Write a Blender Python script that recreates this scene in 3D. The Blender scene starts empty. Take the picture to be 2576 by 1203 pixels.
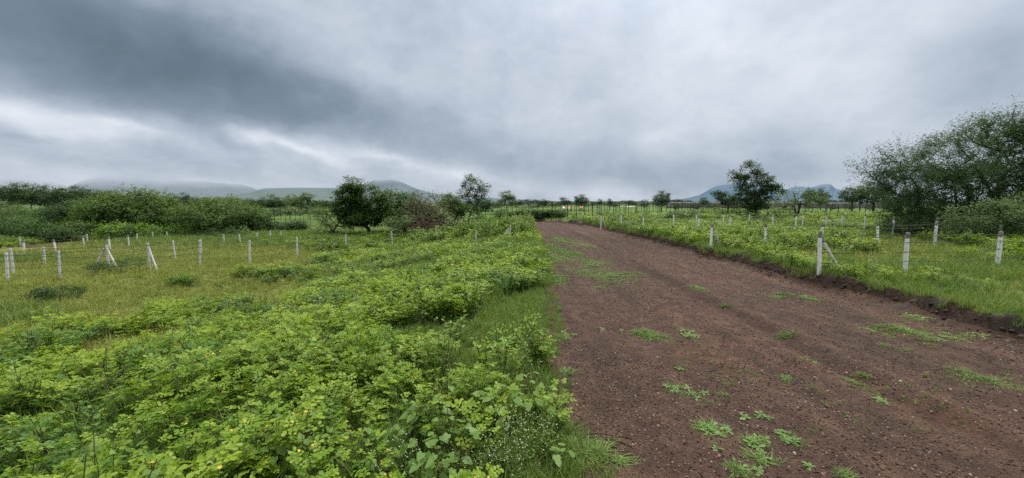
import bpy, math, random
import numpy as np
from mathutils import Vector, Matrix

rnd = random.Random(7)
rng = np.random.default_rng(7)
scn = bpy.context.scene
COL = scn.collection
S = 1024 / 2576.0          # the photo was measured in a 2576 wide view
F = 400.0                  # focal length in pixels of the 1024 wide frame
CAM_Z = 2.0
PITCH = math.atan((239 - 506 * S) / F)

# ------------------------------------------------------------------ helpers
def smooth(a, b, x):
    t = np.clip((np.asarray(x, float) - a) / (b - a), 0, 1)
    return t * t * (3 - 2 * t)

_perm = np.random.default_rng(3).random((256, 256))
def vnoise(x, y):
    """smooth value noise, 0..1"""
    x = np.asarray(x, float); y = np.asarray(y, float)
    xi = np.floor(x).astype(int); yi = np.floor(y).astype(int)
    fx = x - xi; fy = y - yi
    fx = fx * fx * (3 - 2 * fx); fy = fy * fy * (3 - 2 * fy)
    g = lambda i, j: _perm[(xi + i) & 255, (yi + j) & 255]
    return (g(0, 0) * (1 - fx) + g(1, 0) * fx) * (1 - fy) + (g(0, 1) * (1 - fx) + g(1, 1) * fx) * fy
def fbm(x, y, o=4):
    s = 0; a = .5; n = 0
    for k in range(o):
        s = s + a * vnoise(x * 2 ** k + 17.3 * k, y * 2 ** k + 9.1 * k); n += a; a *= .5
    return s / n

def ray(px, py):
    u = (px * S - 512) / F; v = (239 - py * S) / F
    return np.array((u, math.cos(PITCH) + v * math.sin(PITCH), -math.sin(PITCH) + v * math.cos(PITCH)))

# road edges measured on the ground
RL = np.array([(0, .62), (2.7, .62), (3.9, .48), (5.7, .60), (9.3, .90), (15, 1.35), (24, 1.55), (31, 1.6), (34, 1.2), (37, -.6), (40, -3.5), (44, -8)])
RR = np.array([(0, 7.1), (5.4, 7.1), (7, 7.15), (8.3, 7.25), (9.7, 6.95), (12.3, 6.97), (15, 6.93), (19, 6.86), (24, 6.5), (30.6, 6.15), (34, 5.7), (37, 4.8), (40, 2.0), (44, -3.5)])
def road_l(y): return np.interp(y, RL[:, 0], RL[:, 1]) + .26 * (fbm(np.asarray(y) * .9, 12.4, 3) - .5)
def road_r(y): return np.interp(y, RR[:, 0], RR[:, 1])
def edge_r(y):
    return road_r(y) + .34 * (fbm(y * .55, 3.3, 3) - .5) * 2 + .26 * (fbm(y * 1.9, 8.8, 3) - .5)

def height(x, y):
    x = np.asarray(x, float); y = np.asarray(y, float)
    dl = road_l(y) - x
    dr = x - edge_r(y)
    inr = smooth(39, 46, y)
    left = -.75 * smooth(.2, 8.5, dl) - .45 * smooth(12, 60, dl)
    right = (.17 + .18 * fbm(y * .8, 1.7, 3)) * smooth(.0, .30, dr) + .05 * smooth(1, 6, dr)
    z = left + right
    far = -.35 + .3 * smooth(0, 25, x)
    z = z * (1 - inr) + far * inr + inr * 0
    off = smooth(.3, 2.5, np.maximum(dl, dr))
    z = z + (fbm(x * .16, y * .16, 3) - .5) * .16 * off + (fbm(x * .9, y * .9, 2) - .5) * .05 * off
    # lumpy edge of the dug bank
    z = z + np.exp(-((dr - .30) / .22) ** 2) * (fbm(x * 3.1, y * 3.1, 3) - .35) * .16 * (1 - inr)
    return z
def h1(x, y): return float(height(x, y))

def gp(px, py, dz=0.0):
    d = ray(px, py); t = 5.0
    for _ in range(60):
        x, y = d[0] * t, d[1] * t
        tn = (h1(x, y) + dz - CAM_Z) / d[2]
        if tn < 0: tn = 200
        t = .5 * t + .5 * tn
    return d[0] * t, d[1] * t
def wp(px, py, D):
    d = ray(px, py); t = D / d[1]
    return Vector((d[0] * t, D, CAM_Z + d[2] * t))
def pm(D): return S / F * D      # metres per photo pixel at distance D

def mesh(name, V, Fc, mats, mi=None, tint=None, smooth_shade=False):
    me = bpy.data.meshes.new(name)
    V = np.asarray(V, np.float32).reshape(-1, 3)
    Fc = np.asarray(Fc, np.int32)
    n, k = Fc.shape
    me.vertices.add(len(V)); me.vertices.foreach_set('co', V.ravel())
    me.loops.add(n * k); me.loops.foreach_set('vertex_index', Fc.ravel())
    me.polygons.add(n); me.polygons.foreach_set('loop_start', np.arange(0, n * k, k, dtype=np.int32))
    for m in mats: me.materials.append(m)
    if mi is not None: me.polygons.foreach_set('material_index', np.asarray(mi, np.int32))
    if smooth_shade: me.polygons.foreach_set('use_smooth', np.ones(n, bool))
    me.update(calc_edges=True)
    if tint is not None:
        a = me.attributes.new('tint', 'FLOAT', 'POINT'); a.data.foreach_set('value', np.asarray(tint, np.float32))
    me.validate()
    return me

class MB:
    """collects quads (numpy) and builds one mesh"""
    def __init__(s): s.V = []; s.F = []; s.T = []; s.M = []; s.n = 0
    def add(s, V, Fc, tint=.5, mi=0):
        V = np.asarray(V, float).reshape(-1, 3); Fc = np.asarray(Fc, int)
        s.V.append(V); s.F.append(Fc + s.n); s.n += len(V)
        s.T.append(np.broadcast_to(np.asarray(tint, float), (len(V),)))
        s.M.append(np.full(len(Fc), mi))
    def tube(s, pts, rad, sides=5, tint=.5, mi=0, cap=True):
        pts = np.asarray(pts, float); n = len(pts)
        rad = np.broadcast_to(np.asarray(rad, float), (n,))
        tg = np.gradient(pts, axis=0); tg /= np.linalg.norm(tg, axis=1, keepdims=True) + 1e-9
        ref = np.where(np.abs(tg[:, 2:3]) > .9, np.array([[1., 0, 0]]), np.array([[0, 0, 1.]]))
        a = np.cross(tg, ref); a /= np.linalg.norm(a, axis=1, keepdims=True) + 1e-9
        b = np.cross(tg, a)
        th = np.arange(sides) * 2 * np.pi / sides
        V = pts[:, None] + rad[:, None, None] * (np.cos(th)[None, :, None] * a[:, None] + np.sin(th)[None, :, None] * b[:, None])
        i = np.arange(n - 1)[:, None]; j = np.arange(sides)[None]
        j2 = (j + 1) % sides
        Fc = np.stack([i * sides + j, i * sides + j2, (i + 1) * sides + j2, (i + 1) * sides + j], -1).reshape(-1, 4)
        s.add(V, Fc, tint, mi)
    def build(s, name, mats, sm=False):
        return mesh(name, np.concatenate(s.V), np.concatenate(s.F), mats, np.concatenate(s.M), np.concatenate(s.T), sm)

def obj(name, me, parent=None, loc=(0, 0, 0)):
    o = bpy.data.objects.new(name, me); COL.objects.link(o)
    o.location = loc
    if parent: o.parent = parent
    return o
def tag(o, label, cat, group=None, kind=None):
    if label: o['label'] = label
    if cat: o['category'] = cat
    if group: o['group'] = group
    if kind: o['kind'] = kind
    return o
def thing(name, label, cat, loc, group=None, rz=0):
    o = bpy.data.objects.new(name, None); COL.objects.link(o)
    o.location = loc; o.rotation_euler = (0, 0, rz); o.empty_display_size = .2
    return tag(o, label, cat, group)
def dup(root, loc, rz=0, sc=(1, 1, 1), label=None, group=None):
    r = root.copy(); COL.objects.link(r)
    r.location = loc; r.rotation_euler = (0, 0, rz); r.scale = sc
    if label: r['label'] = label
    if group: r['group'] = group
    for ch in list(root.children):
        c = ch.copy(); COL.objects.link(c); c.parent = r
    return r

# ------------------------------------------------------------------ node helpers
class NT:
    def __init__(s, tree): s.t = tree; s.n = tree.nodes; s.l = tree.links
    def node(s, typ, **kw):
        n = s.n.new(typ)
        for k, v in kw.items(): setattr(n, k, v)
        return n
    def put(s, sock, v):
        if v is None: return
        if isinstance(v, bpy.types.NodeSocket): s.l.new(v, sock)
        else: sock.default_value = v
    def math(s, op, a, b=None, c=None, clamp=False):
        n = s.node('ShaderNodeMath', operation=op, use_clamp=clamp)
        s.put(n.inputs[0], a); s.put(n.inputs[1], b); s.put(n.inputs[2], c)
        return n.outputs[0]
    def vmath(s, op, a, b=None, out=0):
        n = s.node('ShaderNodeVectorMath', operation=op)
        s.put(n.inputs[0], a)
        if b is not None:
            s.put(n.inputs['Scale'] if op == 'SCALE' else n.inputs[1], b)
        return n.outputs[out]
    def noise(s, vec, scale, detail=4, rough=.55, dist=0, out='Fac'):
        n = s.node('ShaderNodeTexNoise'); s.put(n.inputs['Vector'], vec)
        s.put(n.inputs['Scale'], scale); n.inputs['Detail'].default_value = detail
        n.inputs['Roughness'].default_value = rough; n.inputs['Distortion'].default_value = dist
        return n.outputs[out]
    def mix(s, f, a, b, typ='RGBA', blend='MIX'):
        n = s.node('ShaderNodeMix', data_type=typ)
        if typ == 'RGBA': n.blend_type = blend
        i = {'RGBA': 6, 'FLOAT': 2, 'VECTOR': 4}[typ]
        s.put(n.inputs[0], f); s.put(n.inputs[i], a); s.put(n.inputs[i + 1], b)
        return n.outputs[{'RGBA': 2, 'FLOAT': 0, 'VECTOR': 1}[typ]]
    def ramp(s, f, stops, interp='LINEAR'):
        n = s.node('ShaderNodeValToRGB'); cr = n.color_ramp; cr.interpolation = interp
        while len(cr.elements) < len(stops): cr.elements.new(.5)
        for e, (p, c) in zip(cr.elements, stops):
            e.position = p; e.color = tuple(c) + (1,) if len(c) == 3 else c
        s.put(n.inputs[0], f)
        return n.outputs[0]
    def sstep(s, a, b, x):
        n = s.node('ShaderNodeMapRange', interpolation_type='SMOOTHSTEP')
        s.put(n.inputs['Value'], x); n.inputs['From Min'].default_value = a; n.inputs['From Max'].default_value = b
        return n.outputs[0]
    def attr(s, name, out='Fac'):
        n = s.node('ShaderNodeAttribute'); n.attribute_name = name
        return n.outputs[out]

def new_mat(name):
    m = bpy.data.materials.new(name); m.use_nodes = True
    m.node_tree.nodes.clear()
    return m, NT(m.node_tree)
def out_mat(N, shader, disp=None):
    o = N.node('ShaderNodeOutputMaterial'); N.l.new(shader, o.inputs['Surface'])
def principled(N, col, rough=.8, spec=.3, bump=None, strength=.5, dist=.02):
    p = N.node('ShaderNodeBsdfPrincipled')
    N.put(p.inputs['Base Color'], col); N.put(p.inputs['Roughness'], rough)
    N.put(p.inputs['Specular IOR Level'], spec)
    if bump is not None:
        b = N.node('ShaderNodeBump'); b.inputs['Strength'].default_value = strength; b.inputs['Distance'].default_value = dist
        N.put(b.inputs['Height'], bump); N.l.new(b.outputs[0], p.inputs['Normal'])
    return p.outputs[0]

def leaf_mat(name, dark, mid, light, trans=.32, spec=.35, rough=.45, patch=.12, patch_amt=.5, tr_gain=1.5):
    """leaf colour from the per leaf tint, the per instance random value and wide patches on the ground"""
    m, N = new_mat(name)
    geo = N.node('ShaderNodeNewGeometry')
    oi = N.node('ShaderNodeObjectInfo')
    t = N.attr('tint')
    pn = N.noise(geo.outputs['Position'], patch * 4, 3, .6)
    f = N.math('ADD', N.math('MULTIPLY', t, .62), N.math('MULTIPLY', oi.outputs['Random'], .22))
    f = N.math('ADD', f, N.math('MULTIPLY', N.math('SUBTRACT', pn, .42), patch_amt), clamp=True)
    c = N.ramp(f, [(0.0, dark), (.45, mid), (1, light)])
    p = principled(N, c, rough, spec)
    tr = N.node('ShaderNodeBsdfTranslucent')
    tc = N.mix(1.0, c, (tr_gain * 1.0, tr_gain * 1.05, tr_gain * .55, 1), blend='MULTIPLY')
    N.l.new(tc, tr.inputs['Color'])
    mx = N.node('ShaderNodeMixShader'); mx.inputs[0].default_value = trans
    N.l.new(p, mx.inputs[1]); N.l.new(tr.outputs[0], mx.inputs[2])
    out_mat(N, mx.outputs[0])
    return m

def simple_mat(name, c1, c2, scale=8, rough=.85, spec=.2, bump=.4):
    m, N = new_mat(name)
    tc = N.node('ShaderNodeTexCoord')
    n = N.noise(tc.outputs['Object'], scale, 5, .6)
    c = N.mix(N.sstep(.3, .7, n), (*c1, 1), (*c2, 1))
    out_mat(N, principled(N, c, rough, spec, n, bump, .02))
    return m

M = {}
M['weed'] = leaf_mat('weed_leaf', (.030, .068, .009), (.118, .215, .015), (.285, .375, .036), spec=.25, patch=.10, patch_amt=.75)
M['weed_bright'] = leaf_mat('bright_weed_leaf', (.036, .086, .009), (.145, .25, .014), (.325, .40, .030), spec=.22, patch=.10, patch_amt=.95)
M['weed_dark'] = leaf_mat('dark_weed_leaf', (.024, .062, .012), (.065, .145, .022), (.13, .22, .032), spec=.22)
M['weed_yellow'] = leaf_mat('yellow_leaf', (.50, .36, .02), (.60, .46, .03), (.66, .54, .07), patch_amt=.1, tr_gain=1.1)
M['petal'] = leaf_mat('pale_petal', (.38, .42, .27), (.52, .55, .40), (.64, .66, .54), patch_amt=.1, tr_gain=1.0)
M['broad'] = leaf_mat('broad_leaf', (.07, .14, .03), (.13, .23, .05), (.21, .31, .08), spec=.25)
M['grass'] = leaf_mat('grass_blade', (.060, .115, .026), (.135, .215, .052), (.23, .30, .09), trans=.25, spec=.15)
M['dry_grass'] = leaf_mat('dry_grass_blade', (.110, .150, .028), (.205, .24, .056), (.345, .33, .125), trans=.22, spec=.12, patch=.08, patch_amt=.9)
M['stem'] = simple_mat('weed_stem', (.06, .075, .03), (.11, .085, .045), 30)
M['acacia'] = leaf_mat('acacia_leaf', (.017, .040, .016), (.038, .080, .028), (.09, .15, .05), trans=.22, spec=.12, rough=.7, patch_amt=.25)
M['acacia_green'] = leaf_mat('thorn_tree_leaf', (.028, .068, .016), (.076, .138, .030), (.17, .235, .052), trans=.22, spec=.2, rough=.6, patch_amt=.25)
M['tree'] = leaf_mat('tree_leaf', (.013, .034, .010), (.040, .085, .017), (.11, .18, .03), trans=.25, spec=.2, rough=.5, patch_amt=.25)
M['tree_dark'] = leaf_mat('dark_tree_leaf', (.016, .038, .012), (.044, .086, .026), (.10, .155, .04), trans=.2, spec=.2, rough=.6, patch_amt=.25)
M['tree_far'] = leaf_mat('far_tree_leaf', (.030, .048, .034), (.055, .082, .050), (.09, .12, .065), trans=.2, spec=.1, rough=.8, patch_amt=.25)  # leaf greens greyed by distance haze put into the colour
M['grey_leaf'] = leaf_mat('grey_green_leaf', (.055, .095, .036), (.115, .17, .07), (.205, .265, .115), trans=.25, spec=.15, rough=.7, patch_amt=.2)
M['bush'] = leaf_mat('bush_leaf', (.028, .070, .012), (.085, .17, .022), (.20, .29, .035), trans=.28, spec=.2, patch=.2, patch_amt=.4)
M['bark'] = simple_mat('bark', (.035, .028, .022), (.075, .062, .05), 12)
M['twig'] = simple_mat('dry_twig', (.12, .08, .058), (.21, .155, .12), 9)
M['burnt'] = simple_mat('dead_twig', (.055, .037, .029), (.11, .075, .058), 9)

# ------------------------------------------------------------------ leaf and plant meshes
def frames(nrm, up):
    z = nrm / (np.linalg.norm(nrm, axis=1, keepdims=True) + 1e-9)
    y = up - z * np.sum(up * z, 1, keepdims=True)
    y /= np.linalg.norm(y, axis=1, keepdims=True) + 1e-9
    x = np.cross(y, z)
    return x, y, z
LEAF_OB = (np.array([(0, 0, 0), (.24, .42, .05), (.34, .78, .03), (0, 1.0, -.04), (-.34, .78, .03), (-.24, .42, .05)]), np.array([(0, 1, 2, 3), (0, 3, 4, 5)]))
LEAF_RH = (np.array([(0, 0, 0), (.22, .45, .04), (0, 1, -.03), (-.22, .45, .04)]), np.array([(0, 1, 2, 3)]))
LEAF_BR = (np.array([(0, 0, 0), (.36, -.12, .02), (.52, .30, .03), (.26, .72, -.01), (0, 1.05, -.08), (-.26, .72, -.01), (-.52, .30, .03), (-.36, -.12, .02)]), np.array([(0, 1, 2, 3), (0, 3, 4, 4), (0, 4, 5, 5), (0, 5, 6, 7)]))
LEAF_BR = (LEAF_BR[0], np.array([(0, 1, 2, 3), (0, 3, 4, 5), (0, 5, 6, 7)]))

def add_leaves(mb, tmpl, pos, direction, normal, size, tint, mi=0, width=1.0):
    """many leaves at once; direction = along the leaf, normal = leaf face"""
    TV, TF = tmpl; n = len(pos); k = len(TV)
    x, y, z = frames(normal, direction)
    size = np.broadcast_to(np.asarray(size, float), (n,))[:, None, None]
    L = TV[None] * np.array([width, 1, 1])
    V = pos[:, None] + size * (L[..., 0:1] * x[:, None] + L[..., 1:2] * y[:, None] + L[..., 2:3] * z[:, None])
    Fc = TF[None] + (np.arange(n) * k)[:, None, None]
    mb.add(V.reshape(-1, 3), Fc.reshape(-1, 4), np.repeat(np.broadcast_to(tint, (n,)), k), mi)

def rdir(n, r=rng):
    v = r.normal(size=(n, 3)); return v / np.linalg.norm(v, axis=1, keepdims=True)

def senna_plant(seed, height_=.5, spread=.28, nleaf=34, leaflet=.042, yellow=.03, mat='weed'):
    """low plant with leaves of three pairs of rounded leaflets and a few yellow ones"""
    r = np.random.default_rng(seed); mb = MB()
    stems = []
    for b in range(r.integers(4, 7)):
        a = r.uniform(0, 2 * np.pi); reach = spread * r.uniform(.25, 1)
        top = np.array((math.cos(a) * reach, math.sin(a) * reach, height_ * r.uniform(.7, 1.05)))
        t = np.linspace(0, 1, 5)[:, None]
        p = top * t * np.array((1, 1, 1)) + np.array((0, 0, 1)) * (t - t * t) * .12
        mb.tube(p, np.linspace(.005, .002, 5), 4, .4, 1); stems.append(p)
    P = []; D = []; Nn = []; Sz = []; T = []
    YP = []; YD = []; YN = []; YS = []
    for k in range(nleaf):
        p = stems[r.integers(len(stems))]
        f = 1 - r.random() ** 1.6 * .85
        q = np.array([np.interp(f * 4, range(5), p[:, c]) for c in range(3)])
        a = r.uniform(0, 2 * np.pi)
        dirv = np.array((math.cos(a), math.sin(a), r.uniform(-.1, .5))); dirv /= np.linalg.norm(dirv)
        side = np.cross(dirv, (0, 0, 1.)); side /= np.linalg.norm(side)
        nrm = np.cross(side, dirv); nrm = nrm + r.normal(size=3) * .22
        ln = .060 * r.uniform(.7, 1.3); tint = np.clip(.25 + .55 * f * r.uniform(.6, 1.1) + r.normal() * .1, 0, 1)
        base = q + dirv * ln * .35
        for i, fr in enumerate((.35, .68, 1.0)):
            for sd in (-1, 1):
                dd = dirv * (.35 + .5 * i / 2) + side * sd * .9
                dd /= np.linalg.norm(dd)
                pos = base + dirv * ln * fr
                if r.random() < yellow:
                    YP.append(pos); YD.append(dd + np.array((0, 0, -.6))); YN.append(nrm); YS.append(leaflet * r.uniform(.7, 1.1)); continue
                P.append(pos); D.append(dd); Nn.append(nrm + r.normal(size=3) * .15)
                Sz.append(leaflet * (.72 + .28 * i / 2 * 2) * r.uniform(.8, 1.15)); T.append(tint + r.normal() * .05)
    add_leaves(mb, LEAF_OB, np.array(P), np.array(D), np.array(Nn), np.array(Sz), np.clip(T, 0, 1), 0)
    for k in range(r.integers(1, 4) if seed % 3 == 0 else 0):   # tiny yellow flowers at the top
        p = stems[r.integers(len(stems))][-1] + r.normal(size=3) * np.array((.06, .06, .03)); n_ = 4; aa = np.arange(n_) * 1.571 + r.uniform(0, 1)
        add_leaves(mb, LEAF_OB, np.repeat(p[None], n_, 0), np.stack([np.cos(aa), np.sin(aa), np.full(n_, .5)], 1), np.tile((0, -.3, 1.), (n_, 1)), .010, np.full(n_, .6), 2, 1.1)
    if YP: add_leaves(mb, LEAF_OB, np.array(YP), np.array(YD), np.array(YN), np.array(YS), r.random(len(YP)), 2)
    return mb.build('low_weed_%d' % seed, [M[mat], M['stem'], M['weed_yellow']])

def upright_weed(seed, height_=.7, nst=5, leaf=.075, mat='weed_dark', width=.8, spread=.16, per=18):
    """upright leafy weed with pointed leaves in whorls along each stem; returns stems and leaves builders"""
    r = np.random.default_rng(seed); st = MB(); lf = MB()
    for s_ in range(nst):
        a = r.uniform(0, 2 * np.pi); hh = height_ * r.uniform(.6, 1.05)
        t = np.linspace(0, 1, 6)[:, None]
        p = np.hstack([np.cos(a) * spread * t * r.uniform(.3, 1) + r.normal(size=(6, 1)) * .006, np.sin(a) * spread * t * r.uniform(.3, 1) + r.normal(size=(6, 1)) * .006, hh * t])
        st.tube(p, np.linspace(.006, .002, 6), 4, .5, 0)
        f = np.sort(r.uniform(.22, 1, per)); q = np.stack([np.interp(f * 5, range(6), p[:, c]) for c in range(3)], 1)
        an = np.arange(per) * 2.4 + r.uniform(0, 6)
        d = np.stack([np.cos(an), np.sin(an), np.interp(f, (.2, 1), (-.25, .5)) + r.normal(size=per) * .15], 1)
        nn = np.stack([-np.cos(an) * .45, -np.sin(an) * .45, np.ones(per)], 1) + r.normal(size=(per, 3)) * .25
        sz = leaf * np.interp(f, (.2, .7, 1), (1.0, 1.05, .5)) * r.uniform(.75, 1.2, per)
        add_leaves(lf, LEAF_BR, q + d * .02, d, nn, sz, np.clip(.2 + .6 * f + r.normal(size=per) * .12, 0, 1), 0, width)
    return st, lf

def join(*mbs, mats, name):
    out = MB()
    for k, m in enumerate(mbs):
        for V, Fc, T in zip(m.V, m.F, m.T): pass
        V = np.concatenate(m.V); Fc = np.concatenate(m.F); T = np.concatenate(m.T)
        out.add(V, Fc, T, k)
    return out.build(name, mats)

def grass_tuft(seed, n=16, hgt=.16, spread=.07, mat='grass', wid=.006, lean=.6):
    r = np.random.default_rng(seed); mb = MB()
    a = r.uniform(0, 2 * np.pi, n); b = r.uniform(0, 2 * np.pi, n); rad = spread * np.sqrt(r.random(n))
    base = np.stack([np.cos(b) * rad, np.sin(b) * rad, np.full(n, -.01)], 1)
    hh = hgt * r.uniform(.45, 1.1, n); ln = lean * r.uniform(.2, 1.2, n)
    d = np.stack([np.cos(a), np.sin(a)], 1); sd = np.stack([-d[:, 1], d[:, 0]], 1)
    V = np.zeros((n, 4, 2, 3)); w = wid * r.uniform(.7, 1.3, n)
    for i, f in enumerate((0, .4, .75, 1.0)):
        c = base.copy(); c[:, :2] += d * (ln * hh * f ** 1.8)[:, None]; c[:, 2] += hh * f * (1 - .25 * ln * f)
        ww = w * (1, .9, .6, .08)[i]
        for s_, sg in enumerate((-1, 1)):
            V[:, i, s_, :2] = c[:, :2] + sg * sd * ww[:, None] * .5; V[:, i, s_, 2] = c[:, 2]
    k = np.arange(n)[:, None, None] * 8
    Fc = np.concatenate([k + np.array([[(2 * i, 2 * i + 1, 2 * i + 3, 2 * i + 2)]]) for i in range(3)], 1).reshape(-1, 4)
    mb.add(V.reshape(-1, 3), Fc, np.repeat(r.random(n), 8), 0)
    return mb

# ------------------------------------------------------------------ scattering of uncountable ground cover
def scatter(name, pts, rots, scl, vi, variants, label, cat):
    src = bpy.data.collections.new(name + '_kinds')
    for k, me in enumerate(variants):
        src.objects.link(bpy.data.objects.new('%s_kind_%02d' % (name, k), me))
    me = bpy.data.meshes.new(name)
    pts = np.asarray(pts, np.float32); n = len(pts)
    me.vertices.add(n); me.vertices.foreach_set('co', pts.ravel())
    for nm, typ, dat, key in (('rot', 'FLOAT_VECTOR', rots, 'vector'), ('scl', 'FLOAT_VECTOR', scl, 'vector'), ('vi', 'INT', vi, 'value')):
        a = me.attributes.new(nm, typ, 'POINT')
        a.data.foreach_set(key, np.asarray(dat, np.int32 if typ == 'INT' else np.float32).ravel())
    o = obj(name, me); tag(o, label, cat, None, 'stuff')
    ng = bpy.data.node_groups.new(name, 'GeometryNodeTree')
    ng.interface.new_socket('Geometry', in_out='INPUT', socket_type='NodeSocketGeometry')
    ng.interface.new_socket('Geometry', in_out='OUTPUT', socket_type='NodeSocketGeometry')
    gi = ng.nodes.new('NodeGroupInput'); go = ng.nodes.new('NodeGroupOutput')
    ip = ng.nodes.new('GeometryNodeInstanceOnPoints'); ci = ng.nodes.new('GeometryNodeCollectionInfo')
    ci.inputs['Collection'].default_value = src; ci.inputs['Separate Children'].default_value = True; ci.inputs['Reset Children'].default_value = True
    ip.inputs['Pick Instance'].default_value = True
    def na(nm, typ):
        a = ng.nodes.new('GeometryNodeInputNamedAttribute'); a.data_type = typ; a.inputs['Name'].default_value = nm
        return a.outputs['Attribute']
    L = ng.links.new
    L(gi.outputs[0], ip.inputs['Points']); L(ci.outputs[0], ip.inputs['Instance'])
    e2r = ng.nodes.new('FunctionNodeEulerToRotation'); L(na('rot', 'FLOAT_VECTOR'), e2r.inputs[0])
    L(e2r.outputs[0], ip.inputs['Rotation']); L(na('scl', 'FLOAT_VECTOR'), ip.inputs['Scale']); L(na('vi', 'INT'), ip.inputs['Instance Index'])
    L(ip.outputs[0], go.inputs[0])
    md = o.modifiers.new('scatter', 'NODES'); md.node_group = ng
    return o

def sample(n, x0, x1, y0, y1, dens, d0=6., p=1.0, seed=1):
    """points with density dens(x,y), thinned with distance"""
    r = np.random.default_rng(seed)
    x = r.uniform(x0, x1, n); y = r.uniform(y0, y1, n)
    d = np.hypot(x, y)
    ok = (y > .6) & (np.abs(np.arctan2(x, y)) < math.radians(60)) & (d > 1.2)
    pr = np.clip(dens(x, y), 0, 1) * np.minimum(1, (d0 / d) ** p)
    ok &= r.random(n) < pr
    x, y = x[ok], y[ok]
    return x, y, np.hypot(x, y), r
def place(x, y, r, s, dz=0, tilt=.15, zs=None):
    n = len(x)
    P = np.stack([x, y, height(x, y) + dz], 1)
    R = np.stack([r.normal(size=n) * tilt, r.normal(size=n) * tilt, r.uniform(0, 6.283, n)], 1)
    Sx = np.stack([s, s, s if zs is None else zs], 1)
    return P, R, Sx

# ------------------------------------------------------------------ sky
def build_world():
    w = bpy.data.worlds.new('World'); scn.world = w; w.use_nodes = True
    w.node_tree.nodes.clear(); N = NT(w.node_tree)
    def ae(px, py):
        d = ray(px, py); return math.atan2(d[0], d[1]), math.atan2(d[2], math.hypot(d[0], d[1]))
    tc = N.node('ShaderNodeTexCoord')
    sx = N.node('ShaderNodeSeparateXYZ'); N.l.new(tc.outputs['Generated'], sx.inputs[0])
    X, Y, Z = sx.outputs
    az = N.math('ARCTAN2', X, Y)
    el = N.math('ARCSINE', Z)
    cb = N.node('ShaderNodeCombineXYZ'); N.l.new(az, cb.inputs[0]); N.l.new(el, cb.inputs[1])
    # cloud layer seen in perspective: position on a flat layer overhead
    zz = N.math('ADD', N.math('MAXIMUM', Z, 0.0), .16)
    cl = N.node('ShaderNodeCombineXYZ')
    N.l.new(N.math('DIVIDE', X, zz), cl.inputs[0]); N.l.new(N.math('DIVIDE', Y, zz), cl.inputs[1])
    P = cl.outputs[0]
    n1 = N.noise(P, .9, 7, .55, .15)
    n2 = N.noise(P, 2.2, 6, .6, .1)
    mp = N.node('ShaderNodeMapping'); N.l.new(cb.outputs[0], mp.inputs[0]); mp.inputs['Scale'].default_value = (7, 20, 1)
    mp.inputs['Rotation'].default_value = (0, 0, .30)
    n3 = N.noise(mp.outputs[0], 1.0, 6, .6, .5)
    mp2 = N.node('ShaderNodeMapping'); N.l.new(cb.outputs[0], mp2.inputs[0]); mp2.inputs['Scale'].default_value = (3.6, 4.8, 1); mp2.inputs['Rotation'].default_value = (0, 0, .25)
    n4 = N.noise(mp2.outputs[0], 1.5, 8, .58, .25)
    # warp of the az / el plane
    wn = N.node('ShaderNodeTexNoise'); N.l.new(cb.outputs[0], wn.inputs['Vector']); wn.inputs['Scale'].default_value = 7; wn.inputs['Detail'].default_value = 6
    wv = N.vmath('SUBTRACT', wn.outputs['Color'], (.5, .5, .5))
    wv = N.vmath('MULTIPLY', wv, (.14, .085, 0))
    AE = N.vmath('ADD', cb.outputs[0], wv)
    def blobs(base, lst):
        acc = None
        for (px, py, rx, ry, rot, wgt) in lst:
            a, e = ae(px, py)
            m = N.node('ShaderNodeMapping', vector_type='TEXTURE'); N.l.new(AE, m.inputs[0])
            m.inputs['Location'].default_value = (a, e, 0)
            m.inputs['Rotation'].default_value = (0, 0, -math.radians(rot))
            c = math.cos(a)
            m.inputs['Scale'].default_value = (rx * S / F * c, ry * S / F * c, 1)
            q = N.vmath('DOT_PRODUCT', m.outputs[0], m.outputs[0], out=1)
            g = N.math('POWER', math.e, N.math('MULTIPLY', q, -1.0))
            acc = N.math('MULTIPLY_ADD', g, wgt, acc if acc is not None else base)
        return acc
    up = blobs(.755, [(60, 170, 440, 115, 4, -.32), (560, 215, 430, 120, 12, -.26), (960, 320, 380, 75, 14, -.19),
                     (80, 10, 520, 130, 6, -.33), (480, 70, 440, 130, 12, -.16), (1350, 395, 380, 70, 8, -.11), (1720, 440, 380, 60, 2, -.20),
                     (2000, 390, 260, 70, 0, -.10), (2540, 150, 150, 130, 0, -.26), (1120, 40, 330, 110, 15, -.11),
                     (1950, 130, 330, 120, 0, .16), (2250, 360, 220, 60, 0, .06), (1650, 350, 60, 30, 0, .12)])
    dn = blobs(.66, [(60, 298, 200, 36, 6, .36), (290, 304, 110, 13, 8, .22), (630, 330, 40, 16, 22, .22), (740, 356, 120, 13, 20, .26),
                     (960, 392, 150, 14, 12, .18), (1180, 430, 110, 13, 14, .14), (60, 345, 60, 14, 6, -.20), (430, 380, 180, 22, 10, -.14), (900, 430, 160, 20, 10, -.05),
                     (250, 440, 400, 26, 0, .06), (1500, 490, 160, 26, 0, .12), (560, 350, 70, 24, 14, -.16), (200, 395, 260, 18, 8, -.10)])
    fc = N.node('ShaderNodeFloatCurve')
    N.l.new(N.math('MULTIPLY_ADD', az, 1 / 2.4, .5), fc.inputs['Value'])
    cv = fc.mapping.curves[0]
    pts = [(-250, 235), (0, 252), (100, 268), (200, 283), (290, 292), (340, 302), (440, 320), (520, 352), (575, 318), (640, 332), (870, 374), (960, 380),
           (1100, 414), (1250, 447), (1350, 463), (1420, 478), (1500, 466), (1600, 492), (1700, 515), (1850, 560)]
    q = []
    for a in pts:
        A, Ee = ae(*a); q.append((A / 2.4 + .5, (Ee + .1) * 2))
    q = [(0, q[0][1])] + q + [(1, 0)]
    while len(cv.points) < len(q): cv.points.new(.5, .5)
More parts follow.
